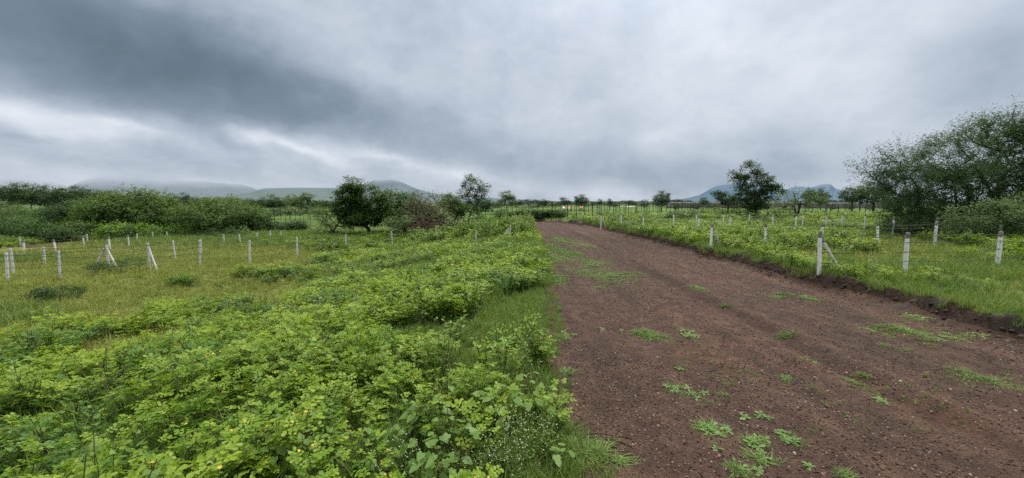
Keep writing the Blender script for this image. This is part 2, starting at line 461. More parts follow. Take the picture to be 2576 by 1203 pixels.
    for p_, (a, b) in zip(cv.points, q): p_.location = (min(max(a, 0), 1), min(max(b, 0), 1)); p_.handle_type = 'VECTOR'
    fc.mapping.update()
    edge = N.math('SUBTRACT', N.math('MULTIPLY', fc.outputs[0], .5), .1)
    d = N.math('SUBTRACT', el, edge)
    d = N.math('ADD', d, N.math('MULTIPLY', N.math('SUBTRACT', n3, .5), .05))
    wn2 = N.noise(cb.outputs[0], 26, 5, .65)
    d = N.math('ADD', d, N.math('MULTIPLY', N.math('SUBTRACT', wn2, .5), .024))
    k = N.sstep(-.018, .030, d)
    t = N.mix(k, dn, up, 'FLOAT')
    t = N.math('ADD', t, N.math('MULTIPLY', N.math('SUBTRACT', n1, .5), .20))
    t = N.math('ADD', t, N.math('MULTIPLY', N.math('SUBTRACT', n4, .5), .34))
    n5 = N.noise(N.vmath('ADD', mp2.outputs[0], (3.1, 7.7, 0)), 3.6, 7, .6, .35)
    t = N.math('ADD', t, N.math('MULTIPLY', N.math('SUBTRACT', n5, .5), .22))
    stw = N.math('MULTIPLY_ADD', k, -.24, .36)
    t = N.math('ADD', t, N.math('MULTIPLY', N.math('SUBTRACT', n3, .5), stw))
    t = N.math('ADD', t, N.math('MULTIPLY', N.math('SUBTRACT', n2, .5), .07))
    c = N.ramp(t, [(0, (.143, .190, .243)), (.25, (.220, .285, .362)), (.5, (.387, .458, .550)), (.75, (.587, .65, .742)), (1, (.80, .85, .92))])
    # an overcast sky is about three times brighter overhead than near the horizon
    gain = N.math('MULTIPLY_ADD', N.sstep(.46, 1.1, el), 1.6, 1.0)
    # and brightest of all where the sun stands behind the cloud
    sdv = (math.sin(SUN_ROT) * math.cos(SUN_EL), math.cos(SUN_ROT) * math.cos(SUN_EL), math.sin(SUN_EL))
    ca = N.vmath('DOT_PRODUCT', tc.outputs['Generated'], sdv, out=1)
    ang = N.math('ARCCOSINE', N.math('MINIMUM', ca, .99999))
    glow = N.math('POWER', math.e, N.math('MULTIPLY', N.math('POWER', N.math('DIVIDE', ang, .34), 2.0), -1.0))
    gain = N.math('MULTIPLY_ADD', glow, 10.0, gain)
    low = N.sstep(-.25, -.01, el)
    hi = N.sstep(.42, .8, el)   # overhead the cloud is thinner and neutral in colour
    c = N.mix(hi, c, (.68, .67, .62, 1))
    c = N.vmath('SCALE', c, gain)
    c = N.mix(low, (.10, .12, .09, 1), c)
    c10 = N.vmath('SCALE', c, 10.0)
    sky = N.node('ShaderNodeTexSky', sky_type='NISHITA'); sky.sun_disc = False
    sky.sun_elevation = SUN_EL; sky.sun_rotation = SUN_ROT
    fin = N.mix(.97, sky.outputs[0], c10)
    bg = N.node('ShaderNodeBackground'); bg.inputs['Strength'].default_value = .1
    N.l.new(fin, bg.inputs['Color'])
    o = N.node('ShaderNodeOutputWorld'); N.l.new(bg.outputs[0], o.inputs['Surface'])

SUN_EL, SUN_ROT = math.radians(62), math.radians(25)
build_world()
sd = bpy.data.lights.new('sun', 'SUN'); sd.energy = 1.5; sd.angle = math.radians(14); sd.color = (1, .96, .90)
so = bpy.data.objects.new('sun', sd); COL.objects.link(so)
sdir = Vector((math.sin(SUN_ROT) * math.cos(SUN_EL), math.cos(SUN_ROT) * math.cos(SUN_EL), math.sin(SUN_EL)))
so.rotation_euler = (-sdir).to_track_quat('-Z', 'Y').to_euler(); so.location = (0, 0, 50)

cd = bpy.data.cameras.new('camera'); cam = bpy.data.objects.new('camera', cd); COL.objects.link(cam)
cd.sensor_width = 36; cd.lens = F / 1024 * 36; cd.clip_start = .05; cd.clip_end = 20000
cam.location = (0, 0, CAM_Z); cam.rotation_euler = (math.pi / 2 - PITCH, 0, 0)
scn.camera = cam
scn.view_settings.view_transform = 'Standard'; scn.view_settings.look = 'None'; scn.view_settings.exposure = 0
scn.render.engine = 'CYCLES'
scn.cycles.max_bounces = 6; scn.cycles.diffuse_bounces = 3; scn.cycles.transmission_bounces = 3; scn.cycles.transparent_max_bounces = 6
scn.cycles.use_denoising = False
scn.render.filter_size = 1.0

# ------------------------------------------------------------------ ground and road
def axis(a0, a1, step, far0, far1, ratio, fine=None):
    core = list(np.arange(a0, a1, step))
    if fine: core = sorted([c for c in core if not (fine[0] < c < fine[1])] + list(np.arange(fine[0], fine[1], fine[2])))
    st = step; x = a1; hi = []
    while x < far1: hi.append(x); st *= ratio; x += st
    hi.append(far1)
    st = step; x = a0 - step; lo = []
    while x > far0: lo.append(x); st *= ratio; x -= st
    lo.append(far0)
    return np.array(lo[::-1] + core + hi)

def ground_mat():
    m, N = new_mat('ground_grass')
    geo = N.node('ShaderNodeNewGeometry'); P = geo.outputs['Position']
    soil = N.attr('soil'); dry = N.attr('dry'); far = N.attr('far')
    n_f = N.noise(P, 14, 6, .65); n_m = N.noise(P, 1.3, 5, .6); n_l = N.noise(P, .035, 4, .6)
    green = N.ramp(N.math('MULTIPLY_ADD', n_f, .6, N.math('MULTIPLY', n_m, .4)), [(.3, (.026, .044, .011)), (.5, (.070, .105, .026)), (.72, (.13, .16, .05))])
    dryc = N.ramp(N.math('MULTIPLY_ADD', n_f, .55, N.math('MULTIPLY', n_m, .45)), [(.3, (.07, .082, .024)), (.5, (.145, .158, .046)), (.72, (.245, .235, .095))])
    # far fields: long bands of different crops
    mp = N.node('ShaderNodeMapping'); N.l.new(P, mp.inputs[0]); mp.inputs['Scale'].default_value = (.25, 1, 1)
    n_b = N.noise(mp.outputs[0], .06, 3, .5)
    farc = N.ramp(N.math('MULTIPLY_ADD', n_b, .7, N.math('MULTIPLY', n_m, .3)), [(.36, (.045, .075, .022)), (.5, (.085, .145, .035)), (.64, (.13, .20, .05))])
    soilc = N.ramp(n_f, [(.3, (.016, .011, .009)), (.55, (.045, .030, .023)), (.75, (.085, .06, .046))])
    c = N.mix(dry, green, dryc); c = N.mix(far, c, farc); c = N.mix(N.attr('haze'), c, (.075, .105, .075, 1))  # aerial haze put into the ground colour, growing with distance
    s2 = N.sstep(.35, .65, N.math('ADD', soil, N.math('MULTIPLY', N.math('SUBTRACT', n_f, .5), .8)))
    c = N.mix(s2, c, soilc)
    out_mat(N, principled(N, c, .95, .1, n_f, .9, .06))
    return m

def dry_mask(x, y):
    dl = road_l(y) - x
    n = fbm(x * .22 + 4, y * .22, 3)
    d = smooth(4.0, 6.5, dl) * smooth(.36, .5, n + .12) * (1 - smooth(19, 24, y - (dl - 6) * .15))
    dr = x - edge_r(y)
    n2 = fbm(x * .3 + 40, y * .3, 3)
    d2 = smooth(.3, 1.5, dr) * smooth(.46, .58, n2) * (1 - smooth(16, 26, y))
    return np.clip(np.maximum(d, d2 * .8), 0, 1)

gx = axis(-13, 13, .13, -6000, 6000, 1.085, (6.2, 8.4, .045))
gy = axis(-3, 20, .13, -300, 9000, 1.085)
GX, GY = np.meshgrid(gx, gy); nx, ny = len(gx), len(gy)
GZ = height(GX, GY)
dL, dR = road_l(GY) - GX, GX - edge_r(GY)
inroad = (dL < -.25) & (dR < -.12) & (GY > .8) & (GY < 41)
GZ = np.where(inroad, GZ - .06, GZ)
i, j = np.meshgrid(np.arange(nx - 1), np.arange(ny - 1)); b = (j * nx + i).ravel()
me = mesh('ground', np.stack([GX, GY, GZ], -1), np.stack([b, b + 1, b + nx + 1, b + nx], 1), [ground_mat()], smooth_shade=True)
soil = ((dL < .12) & (dR < .45) & (GY < 44)).astype(float)
soil = np.maximum(soil * (dR < .05), np.exp(-((dR - .14) / (.16 + .22 * fbm(GY * .7, 6.1, 3))) ** 2) * 1.1 * (GY < 40))
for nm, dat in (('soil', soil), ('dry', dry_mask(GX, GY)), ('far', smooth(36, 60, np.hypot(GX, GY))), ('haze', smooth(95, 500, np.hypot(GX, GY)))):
    a = me.attributes.new(nm, 'FLOAT', 'POINT'); a.data.foreach_set('value', dat.astype(np.float32).ravel())
tag(obj('ground', me), None, None, None, 'structure')

def road_z(x, y):
    z = height(x, y) + .015
    z = z + (fbm(x * 2.2, y * 2.2, 4) - .5) * .035 + (fbm(x * 9, y * 9, 2) - .5) * .018
    for c, w, dpt in ((3.85, .14, -.055), (4.14, .13, .028), (3.60, .10, .018), (5.6, .20, -.035), (5.95, .15, .02), (2.15, .28, -.018)):
        cx = c + .06 * np.sin(y * .5) + (fbm(y * .45, 4.4, 2) - .5) * .35
        z = z + dpt * np.exp(-((x - cx) / w) ** 2)
    return z
def road_mat():
    m, N = new_mat('road_soil')
    geo = N.node('ShaderNodeNewGeometry'); P = geo.outputs['Position']
    n_l = N.noise(P, .45, 4, .6); n_m = N.noise(P, 4, 5, .65); n_f = N.noise(P, 42, 4, .7); n_g = N.noise(P, 120, 2, .6)
    c = N.ramp(N.math('ADD', N.math('MULTIPLY', n_f, .5), N.math('MULTIPLY', n_m, .5)), [(.32, (.020, .0125, .0095)), (.5, (.056, .036, .0275)), (.68, (.115, .077, .060))])
    c = N.mix(N.sstep(.42, .66, n_l), c, N.mix(1.0, c, (1.12, 1.02, .97, 1), blend='MULTIPLY'))
    mp = N.node('ShaderNodeMapping'); N.l.new(P, mp.inputs[0]); mp.inputs['Scale'].default_value = (1.9, .13, 1)
    n_b = N.noise(mp.outputs[0], 1.0, 4, .6)
    c = N.mix(1.0, c, N.ramp(n_b, [(.32, (.62, .60, .60)), (.5, (1.0, .98, .97)), (.66, (1.32, 1.30, 1.30))]), blend='MULTIPLY')
    c = N.mix(1.0, c, (1.02, .92, .825, 1), blend='MULTIPLY')
    vr = N.node('ShaderNodeTexVoronoi'); N.l.new(P, vr.inputs['Vector']); vr.inputs['Scale'].default_value = 62
    grain = N.math('SUBTRACT', .5, vr.outputs['Distance'])
    sp = N.math('MULTIPLY', N.math('GREATER_THAN', N.noise(vr.outputs['Position'], 31, 0), .62), N.sstep(.18, .34, grain))
    c = N.mix(N.math('MULTIPLY', sp, .6), c, (.22, .155, .125, 1))
    hgt = N.math('ADD', N.math('MULTIPLY', n_f, .6), N.math('MULTIPLY', grain, .6))
    out_mat(N, principled(N, c, .9, .25, hgt, .85, .025))
    return m
ry = [1.0]; st = .03
while ry[-1] < 43: ry.append(ry[-1] + st); st = max(.03, ry[-1] * .0085)
ry = np.array(ry); sN = 170
sv = np.linspace(0, 1, sN)
RYY = np.repeat(ry[:, None], sN, 1)
lw = road_l(ry) - .14 + .30 * (fbm(ry * 1.1, 5.0 + ry * 0, 3) - .5)
rw = edge_r(ry) + .10
RXX = lw[:, None] * (1 - sv) + rw[:, None] * sv
RZZ = road_z(RXX, RYY)
i, j = np.meshgrid(np.arange(sN - 1), np.arange(len(ry) - 1)); b = (j * sN + i).ravel()
tag(obj('dirt_road', mesh('dirt_road', np.stack([RXX, RYY, RZZ], -1), np.stack([b, b + 1, b + sN + 1, b + sN], 1), [road_mat()], smooth_shade=True)), None, None, None, 'structure')

# ------------------------------------------------------------------ gravel and clods
def pebble(seed, flat=.65):
    r = np.random.default_rng(seed); mb = MB()
    th = np.linspace(0, 2 * np.pi, 6, endpoint=False)
    rings = [(-.6, .55), (-.1, 1.0), (.45, .75), (.62, .2)]
    V = np.array([(math.cos(t) * q * r.uniform(.75, 1.2), math.sin(t) * q * r.uniform(.75, 1.2), z * flat * r.uniform(.8, 1.2)) for z, q in rings for t in th])
    Fc = [(a * 6 + k, a * 6 + (k + 1) % 6, a * 6 + 6 + (k + 1) % 6, a * 6 + 6 + k) for a in range(3) for k in range(6)]
    Fc += [(18, 19, 20, 21), (18, 21, 22, 23)]
    mb.add(V, Fc, .5); return mb
def pebble_mat(name, stops, bump=False):
    m, N = new_mat(name); oi = N.node('ShaderNodeObjectInfo')
    c = N.ramp(oi.outputs['Random'], stops)
    geo = N.node('ShaderNodeNewGeometry'); n = N.noise(geo.outputs['Position'], 60, 4, .6)
    c = N.mix(1.0, c, N.ramp(n, [(.3, (.7, .7, .7)), (.7, (1.25, 1.22, 1.2))]), blend='MULTIPLY')
    out_mat(N, principled(N, c, .8, .3, n, .6, .01)); return m
M['pebble'] = pebble_mat('road_gravel', [(0, (.022, .013, .010)), (.45, (.066, .040, .030)), (.8, (.15, .094, .072)), (.96, (.24, .16, .125)), (1, (.34, .27, .21))])
M['clod'] = pebble_mat('soil_clod', [(0, (.014, .0095, .007)), (.6, (.036, .0235, .017)), (1, (.075, .05, .037))])
pv = [pebble(s).build('gravel_stone_%d' % s, [M['pebble']]) for s in range(5)]
def on_road(x, y): return ((x > road_l(y) - .1) & (x < edge_r(y) + .05)).astype(float)
x, y, d, r = sample(330000, .2, 8.0, 1.4, 24, lambda x, y: on_road(x, y) * (.45 + .55 * smooth(.4, .6, fbm(x * .9, y * .9, 3))), 4.0, 1.5, 11)
s = (.0032 + .0075 * r.random(len(x)) ** 3.2) * (1 + d * .055)
P, R, Sc = place(x, y, r, s, 0, .5); P[:, 2] = road_z(x, y) + s * .25
scatter('gravel', P, R, Sc, r.integers(0, 5, len(x)), pv, 'loose reddish brown gravel strewn over the dirt road', 'gravel')
cvr = [pebble(20 + s, .9).build('soil_clod_%d' % s, [M['clod']]) for s in range(5)]
def bank(x, y): return np.exp(-((x - edge_r(y) - .02) / .24) ** 2) * (.35 + .65 * smooth(.4, .6, fbm(x * .1, y * .8, 3)))
x, y, d, r = sample(52000, 5.5, 8.4, 3, 36, bank, 9, .7, 12)
s = (.008 + .042 * r.random(len(x)) ** 3)
P, R, Sc = place(x, y, r, s, .005, .5)
scatter('soil_clods', P, R, Sc, r.integers(0, 5, len(x)), cvr, 'dark crumbled soil clods along the dug road bank', 'soil')

# ------------------------------------------------------------------ ground cover plants
def to_px(x, y, z):
    c, s_ = math.cos(PITCH), math.sin(PITCH)
    dz = z - CAM_Z
    f = y * c - dz * s_; v = y * s_ + dz * c
    f = np.maximum(f, .05)
    return (512 + F * x / f) / S, (239 - F * v / f) / S
def in_poly(px, py, poly):
    c = np.zeros(px.shape, bool); n = len(poly)
    for k in range(n):
        x1, y1 = poly[k]; x2, y2 = poly[(k + 1) % n]
        with np.errstate(divide='ignore', invalid='ignore'):
            c ^= ((y1 > py) != (y2 > py)) & (px < (x2 - x1) * (py - y1) / (y2 - y1 + 1e-12) + x1)
    return c
LUSH = [(-3000, 4000), (-2500, 1300), (-600, 960), (0, 862), (140, 822), (300, 812), (400, 765), (540, 755), (640, 745), (740, 715), (650, 702), (590, 690), (700, 664), (860, 642),
        (990, 624), (1110, 613), (1280, 600), (1345, 578), (1368, 640), (1378, 700), (1366, 770), (1385, 880), (1408, 960), (1405, 1060), (1340, 1090), (1230, 1110), (1150, 1203), (1100, 1700), (900, 4000)]
GAP = [(890, 835), (1000, 812), (1150, 800), (1270, 735), (1340, 715), (1400, 700), (1400, 830), (1375, 880), (1290, 905), (1200, 960), (1165, 1000), (1120, 915), (1020, 875)]
def lush(x, y):
    z = height(x, y) + .12
    wx, wy = to_px(x + (fbm(x * 1.2, y * 1.2, 2) - .5) * .5, y, z)
    k = in_poly(wx, wy, LUSH) & ~in_poly(wx, wy, GAP)
    nr = smooth(5, 9, np.hypot(x, y)); k2 = .5 * (1 - nr)
    hole = smooth(.30, .42, fbm(x * .75 + 9, y * .55 + 2, 3) + k2)
    rowgap = smooth(.24, .36, fbm(x * .28 + 31, y * .9 + 7, 3) + k2)
    return k * (road_l(y) - x > .1) * hole * rowgap
def gapm(x, y):
    wx, wy = to_px(x, y, height(x, y) + .1)
    return in_poly(wx, wy, GAP).astype(float)

WE = [senna_plant(100 + k, .46 + .03 * (k % 4), .26 + .02 * (k % 3), 54 + 4 * (k % 4), .033 + .002 * (k % 3), (.008, .04, .02, .0)[k % 4], 'weed') for k in range(10)]
WB = [senna_plant(170 + k, .44 + .03 * (k % 4), .27, 62, .030, (.01, .03)[k % 2], 'weed_bright') for k in range(5)]
WD = [senna_plant(130 + k, .42, .26, 50, .032, .0, 'weed_dark') for k in range(4)]
UW = [join(*upright_weed(150 + k, .75, 5, .06, 'weed', .7, .2, 20), mats=[M['stem'], M['bush']], name='leafy_weed_%d' % k) for k in range(5)]
def broad_plant(seed):
    r = np.random.default_rng(seed); mb = MB()
    for i_ in range(16):
        a = r.uniform(0, 6.28); rr = r.uniform(.03, .22); z = .42 * r.uniform(.4, 1.05); e = np.array((math.cos(a) * rr, math.sin(a) * rr, z))
        mb.tube(np.array([(0, 0, 0), e * .5 + (0, 0, z * .12), e]), (.005, .003, .002), 4, .5, 1)
        add_leaves(mb, LEAF_BR, e[None], np.array([[math.cos(a), math.sin(a), -.25]]), np.array([[math.cos(a) * .3, math.sin(a) * .3, 1]]) + r.normal(size=(1, 3)) * .3, r.uniform(.035, .07), r.uniform(.1, .8), 0, .95)
    return mb.build('broad_weed_%d' % seed, [M['broad'], M['stem']])
BP = [broad_plant(180 + k) for k in range(4)]
def dry_stalk(seed):
    r = np.random.default_rng(seed); mb = MB()
    for i_ in range(7):
        a = r.uniform(0, 6.28); rr = r.uniform(.04, .16); z = r.uniform(.3, .62); e = np.array((math.cos(a) * rr, math.sin(a) * rr, z))
        mb.tube(np.array([(0, 0, 0), e * .55 + (0, 0, .03), e]), (.004, .003, .0015), 4, .5, 1)
        n_ = 7; f = r.uniform(.35, 1, n_); add_leaves(mb, LEAF_RH, e * f[:, None], rdir(n_, r) + np.array((0, 0, -.5)), rdir(n_, r), r.uniform(.02, .045, n_), r.random(n_), 0, .8)
    return mb.build('dry_stalk_%d' % seed, [M['dry_grass'], M['twig']])
DS = [dry_stalk(190 + k) for k in range(3)]
def clumpy(x, y):
    c = .30 + .70 * smooth(.38, .56, fbm(x * 1.5 + 60, y * 1.5, 3)); k = smooth(6, 11, np.hypot(x, y))
    pad = .10 * smooth(3, 5, road_l(y) - x) * smooth(.52, .66, fbm(x * .55 + 80, y * .55, 3))
    return np.maximum(lush(x, y) * (c * (1 - k) + (.6 + .4 * c) * k), pad)
x, y, d, r = sample(26000, -20, 2.2, 1.3, 36, clumpy, 8.0, .8, 21)
s = (.55 + .6 * r.random(len(x))) * (.62 + .85 * fbm(x * 1.1, y * 1.1, 2)) * (1 + np.clip(d - 6, 0, 20) * .022)
s *= np.clip(.72 + .5 * (road_l(y) - x), .55, 1)
P, R, Sc = place(x, y, r, s, -.02, .16, s * (1 - .42 * smooth(5, 13, d)))
vi = r.integers(0, 10, len(x)); dk = fbm(x * .45 + 3, y * .45 + 8, 3); vi = np.where((dk > .56) & (r.random(len(x)) < .75), 10 + r.integers(0, 4, len(x)), vi)
vi = np.where((vi < 10) & (r.random(len(x)) < smooth(5.5, 11, d)), 14 + r.integers(0, 5, len(x)), vi)
s = np.where(lush(x, y) > .02, s, s * .62); P, R, Sc = place(x, y, r, s, -.02, .16, np.where(lush(x, y) > .02, Sc[:, 2], s * .55))
q_ = r.random(len(x)); vi = np.where(q_ < .07, 19 + r.integers(0, 4, len(x)), vi); vi = np.where(q_ > .955, 23 + r.integers(0, 5, len(x)), vi)
vi = np.where((q_ > .5) & (q_ < .545), 28 + r.integers(0, 3, len(x)), vi)
scatter('low_weeds', P, R, Sc, vi, WE + WD + WB + BP + UW + DS, 'dense carpet of low round leaved green weeds with yellow bits beside the dirt road', 'weeds')

# taller growth behind the wire fence on the road's open side and along the far fence
BACKL = [(-400, 606), (0, 602), (300, 592), (640, 590), (800, 592), (1000, 597), (1150, 588), (1290, 574), (1352, 562), (1352, 596), (1280, 604), (1100, 612), (990, 622), (880, 628), (800, 632), (620, 608), (500, 598), (300, 600), (150, 606), (0, 622), (-400, 640)]
def backl(x, y):
    wx, wy = to_px(x, y, height(x, y) + .1)
    return in_poly(wx, wy, BACKL) * smooth(.25, .4, fbm(x * .3, y * .3, 3)) * (road_l(y) - x > .3)
x, y, d, r = sample(42000, -55, 3, 15, 55, backl, 14, .9, 22)
s = (.7 + .7 * r.random(len(x))) * (.8 + .5 * smooth(-18, -3, x)) * (1 + np.clip(d - 22, 0, 30) * .02)
P, R, Sc = place(x, y, r, s, -.03, .15, s * (.52 + .48 * smooth(-8, -1, x)))
scatter('tall_weeds', P, R, Sc, np.where(r.random(len(x)) < .55, r.integers(10, 15, len(x)), r.integers(0, 10, len(x))), WB * 2 + UW, 'tall mixed green weeds growing thickly behind the wire fence', 'weeds')

# field across the road
def rfield(x, y):
    dr = x - edge_r(y)
    n = fbm(x * .28 + 11, y * .28 + 5, 3)
    near_open = 1 - .85 * (1 - smooth(10.5, 13.5, y + .12 * (x - 8))) * smooth(1.6, 2.6, dr + .0 * y)
    return (dr > .35) * smooth(.44, .55, n + .04 * smooth(10, 20, y)) * near_open
x, y, d, r = sample(90000, 6, 70, 4.5, 62, rfield, 11, 1.1, 23)
s = (.5 + .55 * r.random(len(x))) * (.75 + .3 * smooth(9, 16, y)) * (1 + np.clip(d - 12, 0, 50) * .022)
P, R, Sc = place(x, y, r, s, -.03, .15, s * (1 - .45 * smooth(14, 34, d)))
scatter('field_weeds', P, R, Sc, np.where(r.random(len(x)) < .22, r.integers(10, 15, len(x)), r.integers(0, 10, len(x))), WB + WE[:5] + UW, 'bright green weeds covering the fenced field across the dirt road', 'weeds')

# tiny sprouts on the road
# grass
GT = [grass_tuft(200 + k, 18, .15 + .03 * (k % 3), .08, wid=.007).build('grass_tuft_%d' % k, [M['grass']]) for k in range(6)]
GD = [grass_tuft(220 + k, 18, .13 + .04 * (k % 3), .09, wid=.006, lean=.8).build('dry_grass_tuft_%d' % k, [M['dry_grass']]) for k in range(6)]
def grass_d(x, y):
    dl = road_l(y) - x
    v = (dl > -.02) * (1 - .5 * (lush(x, y) > .5))
    return np.maximum(v * np.clip(.45 + .5 * smooth(.3, .6, fbm(x * .7, y * .7, 3)), 0, 1), np.maximum((dl > -.12) * (dl < .7) * smooth(.2, .4, fbm(x * 1.5, y * 1.5, 2)), gapm(x, y)))
x, y, d, r = sample(260000, -28, 2.3, 1.3, 34, grass_d, 5.5, .95, 24)
dm = dry_mask(x, y); dl = road_l(y) - x
s = (.55 + .7 * r.random(len(x)) + 1.1 * (lush(x, y) > .5) * r.random(len(x)) ** 2) * (1 + np.clip(d - 5, 0, 30) * .045) * np.where(dm > .4, .8, 1.0) * np.clip(.7 + dl * .6, .6, 1) * (1 - .25 * gapm(x, y))
P, R, Sc = place(x, y, r, s, 0, .12)
scatter('short_grass', P, R, Sc, np.where(r.random(len(x)) < .15 + .85 * dm, 6, 0) + r.integers(0, 6, len(x)), GT + GD, 'short grass with straw coloured dry patches beside the weeds', 'grass')
def grass_r(x, y):
    dr = x - edge_r(y)
    return (dr > .08 + .20 * fbm(y * 1.7, 2.2, 2)) * (.35 + .6 * (dr < .5) + .65 * smooth(.3, .6, fbm(x * .5, y * .5, 3)))
x, y, d, r = sample(150000, 6, 44, 4, 34, grass_r, 8, .95, 25)
dm = dry_mask(x, y)
s = (.5 + .6 * r.random(len(x))) * (1 + np.clip(d - 7, 0, 30) * .045)
P, R, Sc = place(x, y, r, s, 0, .12)
scatter('field_grass', P, R, Sc, np.where(r.random(len(x)) < .2 + .6 * dm, 6, 0) + r.integers(0, 6, len(x)), GT + GD, 'yellowish green grass of the field above the dug road bank', 'grass')

# bare reddish soil strip across the fenced grass
p0, p1 = np.array(gp(60, 619)), np.array(gp(500, 607)); nn_ = 60; V = []
for q in range(nn_):
    f = q / (nn_ - 1); c = p0 + (p1 - p0) * f; w_ = (1.3 + .8 * float(vnoise(f * 9, 2.2))) * min(1, f * 6 + .2, (1 - f) * 6 + .2)
    for z in np.linspace(-1, 1, 9):
        xx, yy = c[0], c[1] + z * w_
        V.append((xx, yy, h1(xx, yy) + .05 - .08 * abs(z) ** 3 + .05 * float(fbm(xx * 2, yy * 2, 2))))
i, j = np.meshgrid(np.arange(8), np.arange(nn_ - 1)); b = (j * 9 + i).ravel()
tag(obj('bare_soil_strip', mesh('bare_soil_strip', V, np.stack([b, b + 1, b + 10, b + 9], 1), [road_mat()], smooth_shade=True)), None, None, None, 'structure')

# sprouts that are only starting to grow on the road
def sprouts(x, y): return on_road(x, y) * smooth(.52, .68, fbm(x * .8 + 20, y * .8, 3))
x, y, d, r = sample(5200, .5, 7.5, 1.6, 24, sprouts, 6, .8, 27)
s = .16 + .42 * r.random(len(x)) ** 2
P, R, Sc = place(x, y, r, s, 0, .3, s * .7); P[:, 2] = road_z(x, y)
scatter('road_sprouts', P, R, Sc, r.integers(0, 6, len(x)), GT, 'tiny sparse grass sprouts scattered on the bare gravel', 'grass')

# ------------------------------------------------------------------ fences
def post_mat(name, paint, tip, stain):
    m, N = new_mat(name)
    tc = N.node('ShaderNodeTexCoord'); s_ = N.node('ShaderNodeSeparateXYZ'); N.l.new(tc.outputs['Generated'], s_.inputs[0])
    oi = N.node('ShaderNodeObjectInfo')
    geo = N.node('ShaderNodeNewGeometry')
    n = N.noise(geo.outputs['Position'], 9, 6, .68); n2 = N.noise(geo.outputs['Position'], 38, 4, .6)
    wear = N.sstep(.55, .70, N.math('ADD', n, N.math('MULTIPLY', N.math('SUBTRACT', oi.outputs['Random'], .5), .14)))
    c = N.mix(wear, (*paint, 1), (*stain, 1))
    c = N.mix(N.math('MULTIPLY', N.sstep(.5, .7, n2), .35), c, (*stain, 1))
    top = N.sstep(.845, .87, N.math('ADD', s_.outputs[2], N.math('MULTIPLY', N.math('SUBTRACT', n2, .5), .03)))
    c = N.mix(top, c, (*tip, 1))
    low = N.sstep(.16, .0, N.math('ADD', s_.outputs[2], N.math('MULTIPLY', N.math('SUBTRACT', n, .5), .15)))
    c = N.mix(N.math('MULTIPLY', low, .7), c, (.12, .10, .07, 1))
    out_mat(N, principled(N, c, .85, .2, n2, .4, .008))
    return m
M['white_post'] = post_mat('whitewashed_concrete', (.76, .76, .74), (.17, .165, .16), (.44, .425, .40))
M['grey_post'] = post_mat('weathered_concrete', (.58, .575, .56), (.40, .395, .385), (.28, .26, .235))
M['dark_post'] = simple_mat('dark_wood_pole', (.030, .027, .023), (.06, .053, .045), 6)
M['wire'] = simple_mat('rusty_wire', (.022, .018, .015), (.05, .04, .034), 20, .6, .5)
M['shed_roof'] = simple_mat('brown_shed_roof', (.22, .21, .20), (.30, .29, .275), 2)
M['pale_wall'] = simple_mat('pale_wall', (.38, .36, .34), (.50, .48, .46), 3)
M['pink_tarp'] = simple_mat('pink_tarp', (.42, .10, .16), (.50, .16, .20), 5)
M['orange_tarp'] = simple_mat('orange_tarp', (.45, .19, .12), (.52, .24, .15), 5)
M['white_tarp'] = simple_mat('white_tarp', (.66, .66, .64), (.76, .76, .75), 5)

def prism(p0, p1, w0, w1, r, n=5):
    """square concrete post with chamfered corners, slightly uneven"""
    p0, p1 = np.array(p0, float), np.array(p1, float)
    ax = p1 - p0; ax /= np.linalg.norm(ax)
    a = np.cross(ax, (.0, 1, .05)); a /= np.linalg.norm(a); b = np.cross(ax, a)
    prof = [(1, .72), (.72, 1), (-.72, 1), (-1, .72), (-1, -.72), (-.72, -1), (.72, -1), (1, -.72)]
    V = []
    for k in range(n + 2):
        f = min(k / n, 1.0); w = (w0 + (w1 - w0) * f) * .5 * (1 if k <= n else .8)
        c = p0 + (p1 - p0) * f + (ax * .012 if k > n else 0) + r.normal(size=3) * .0025
        V += [c + a * u * w + b * v * w for u, v in prof]
    Fc = [(k * 8 + j, k * 8 + (j + 1) % 8, k * 8 + 8 + (j + 1) % 8, k * 8 + 8 + j) for k in range(n + 1) for j in range(8)]
    q = (n + 1) * 8
    Fc += [(q, q + 1, q + 2, q + 3), (q, q + 3, q + 4, q + 7), (q + 4, q + 5, q + 6, q + 7)]
    mb = MB(); mb.add(V, Fc); return mb

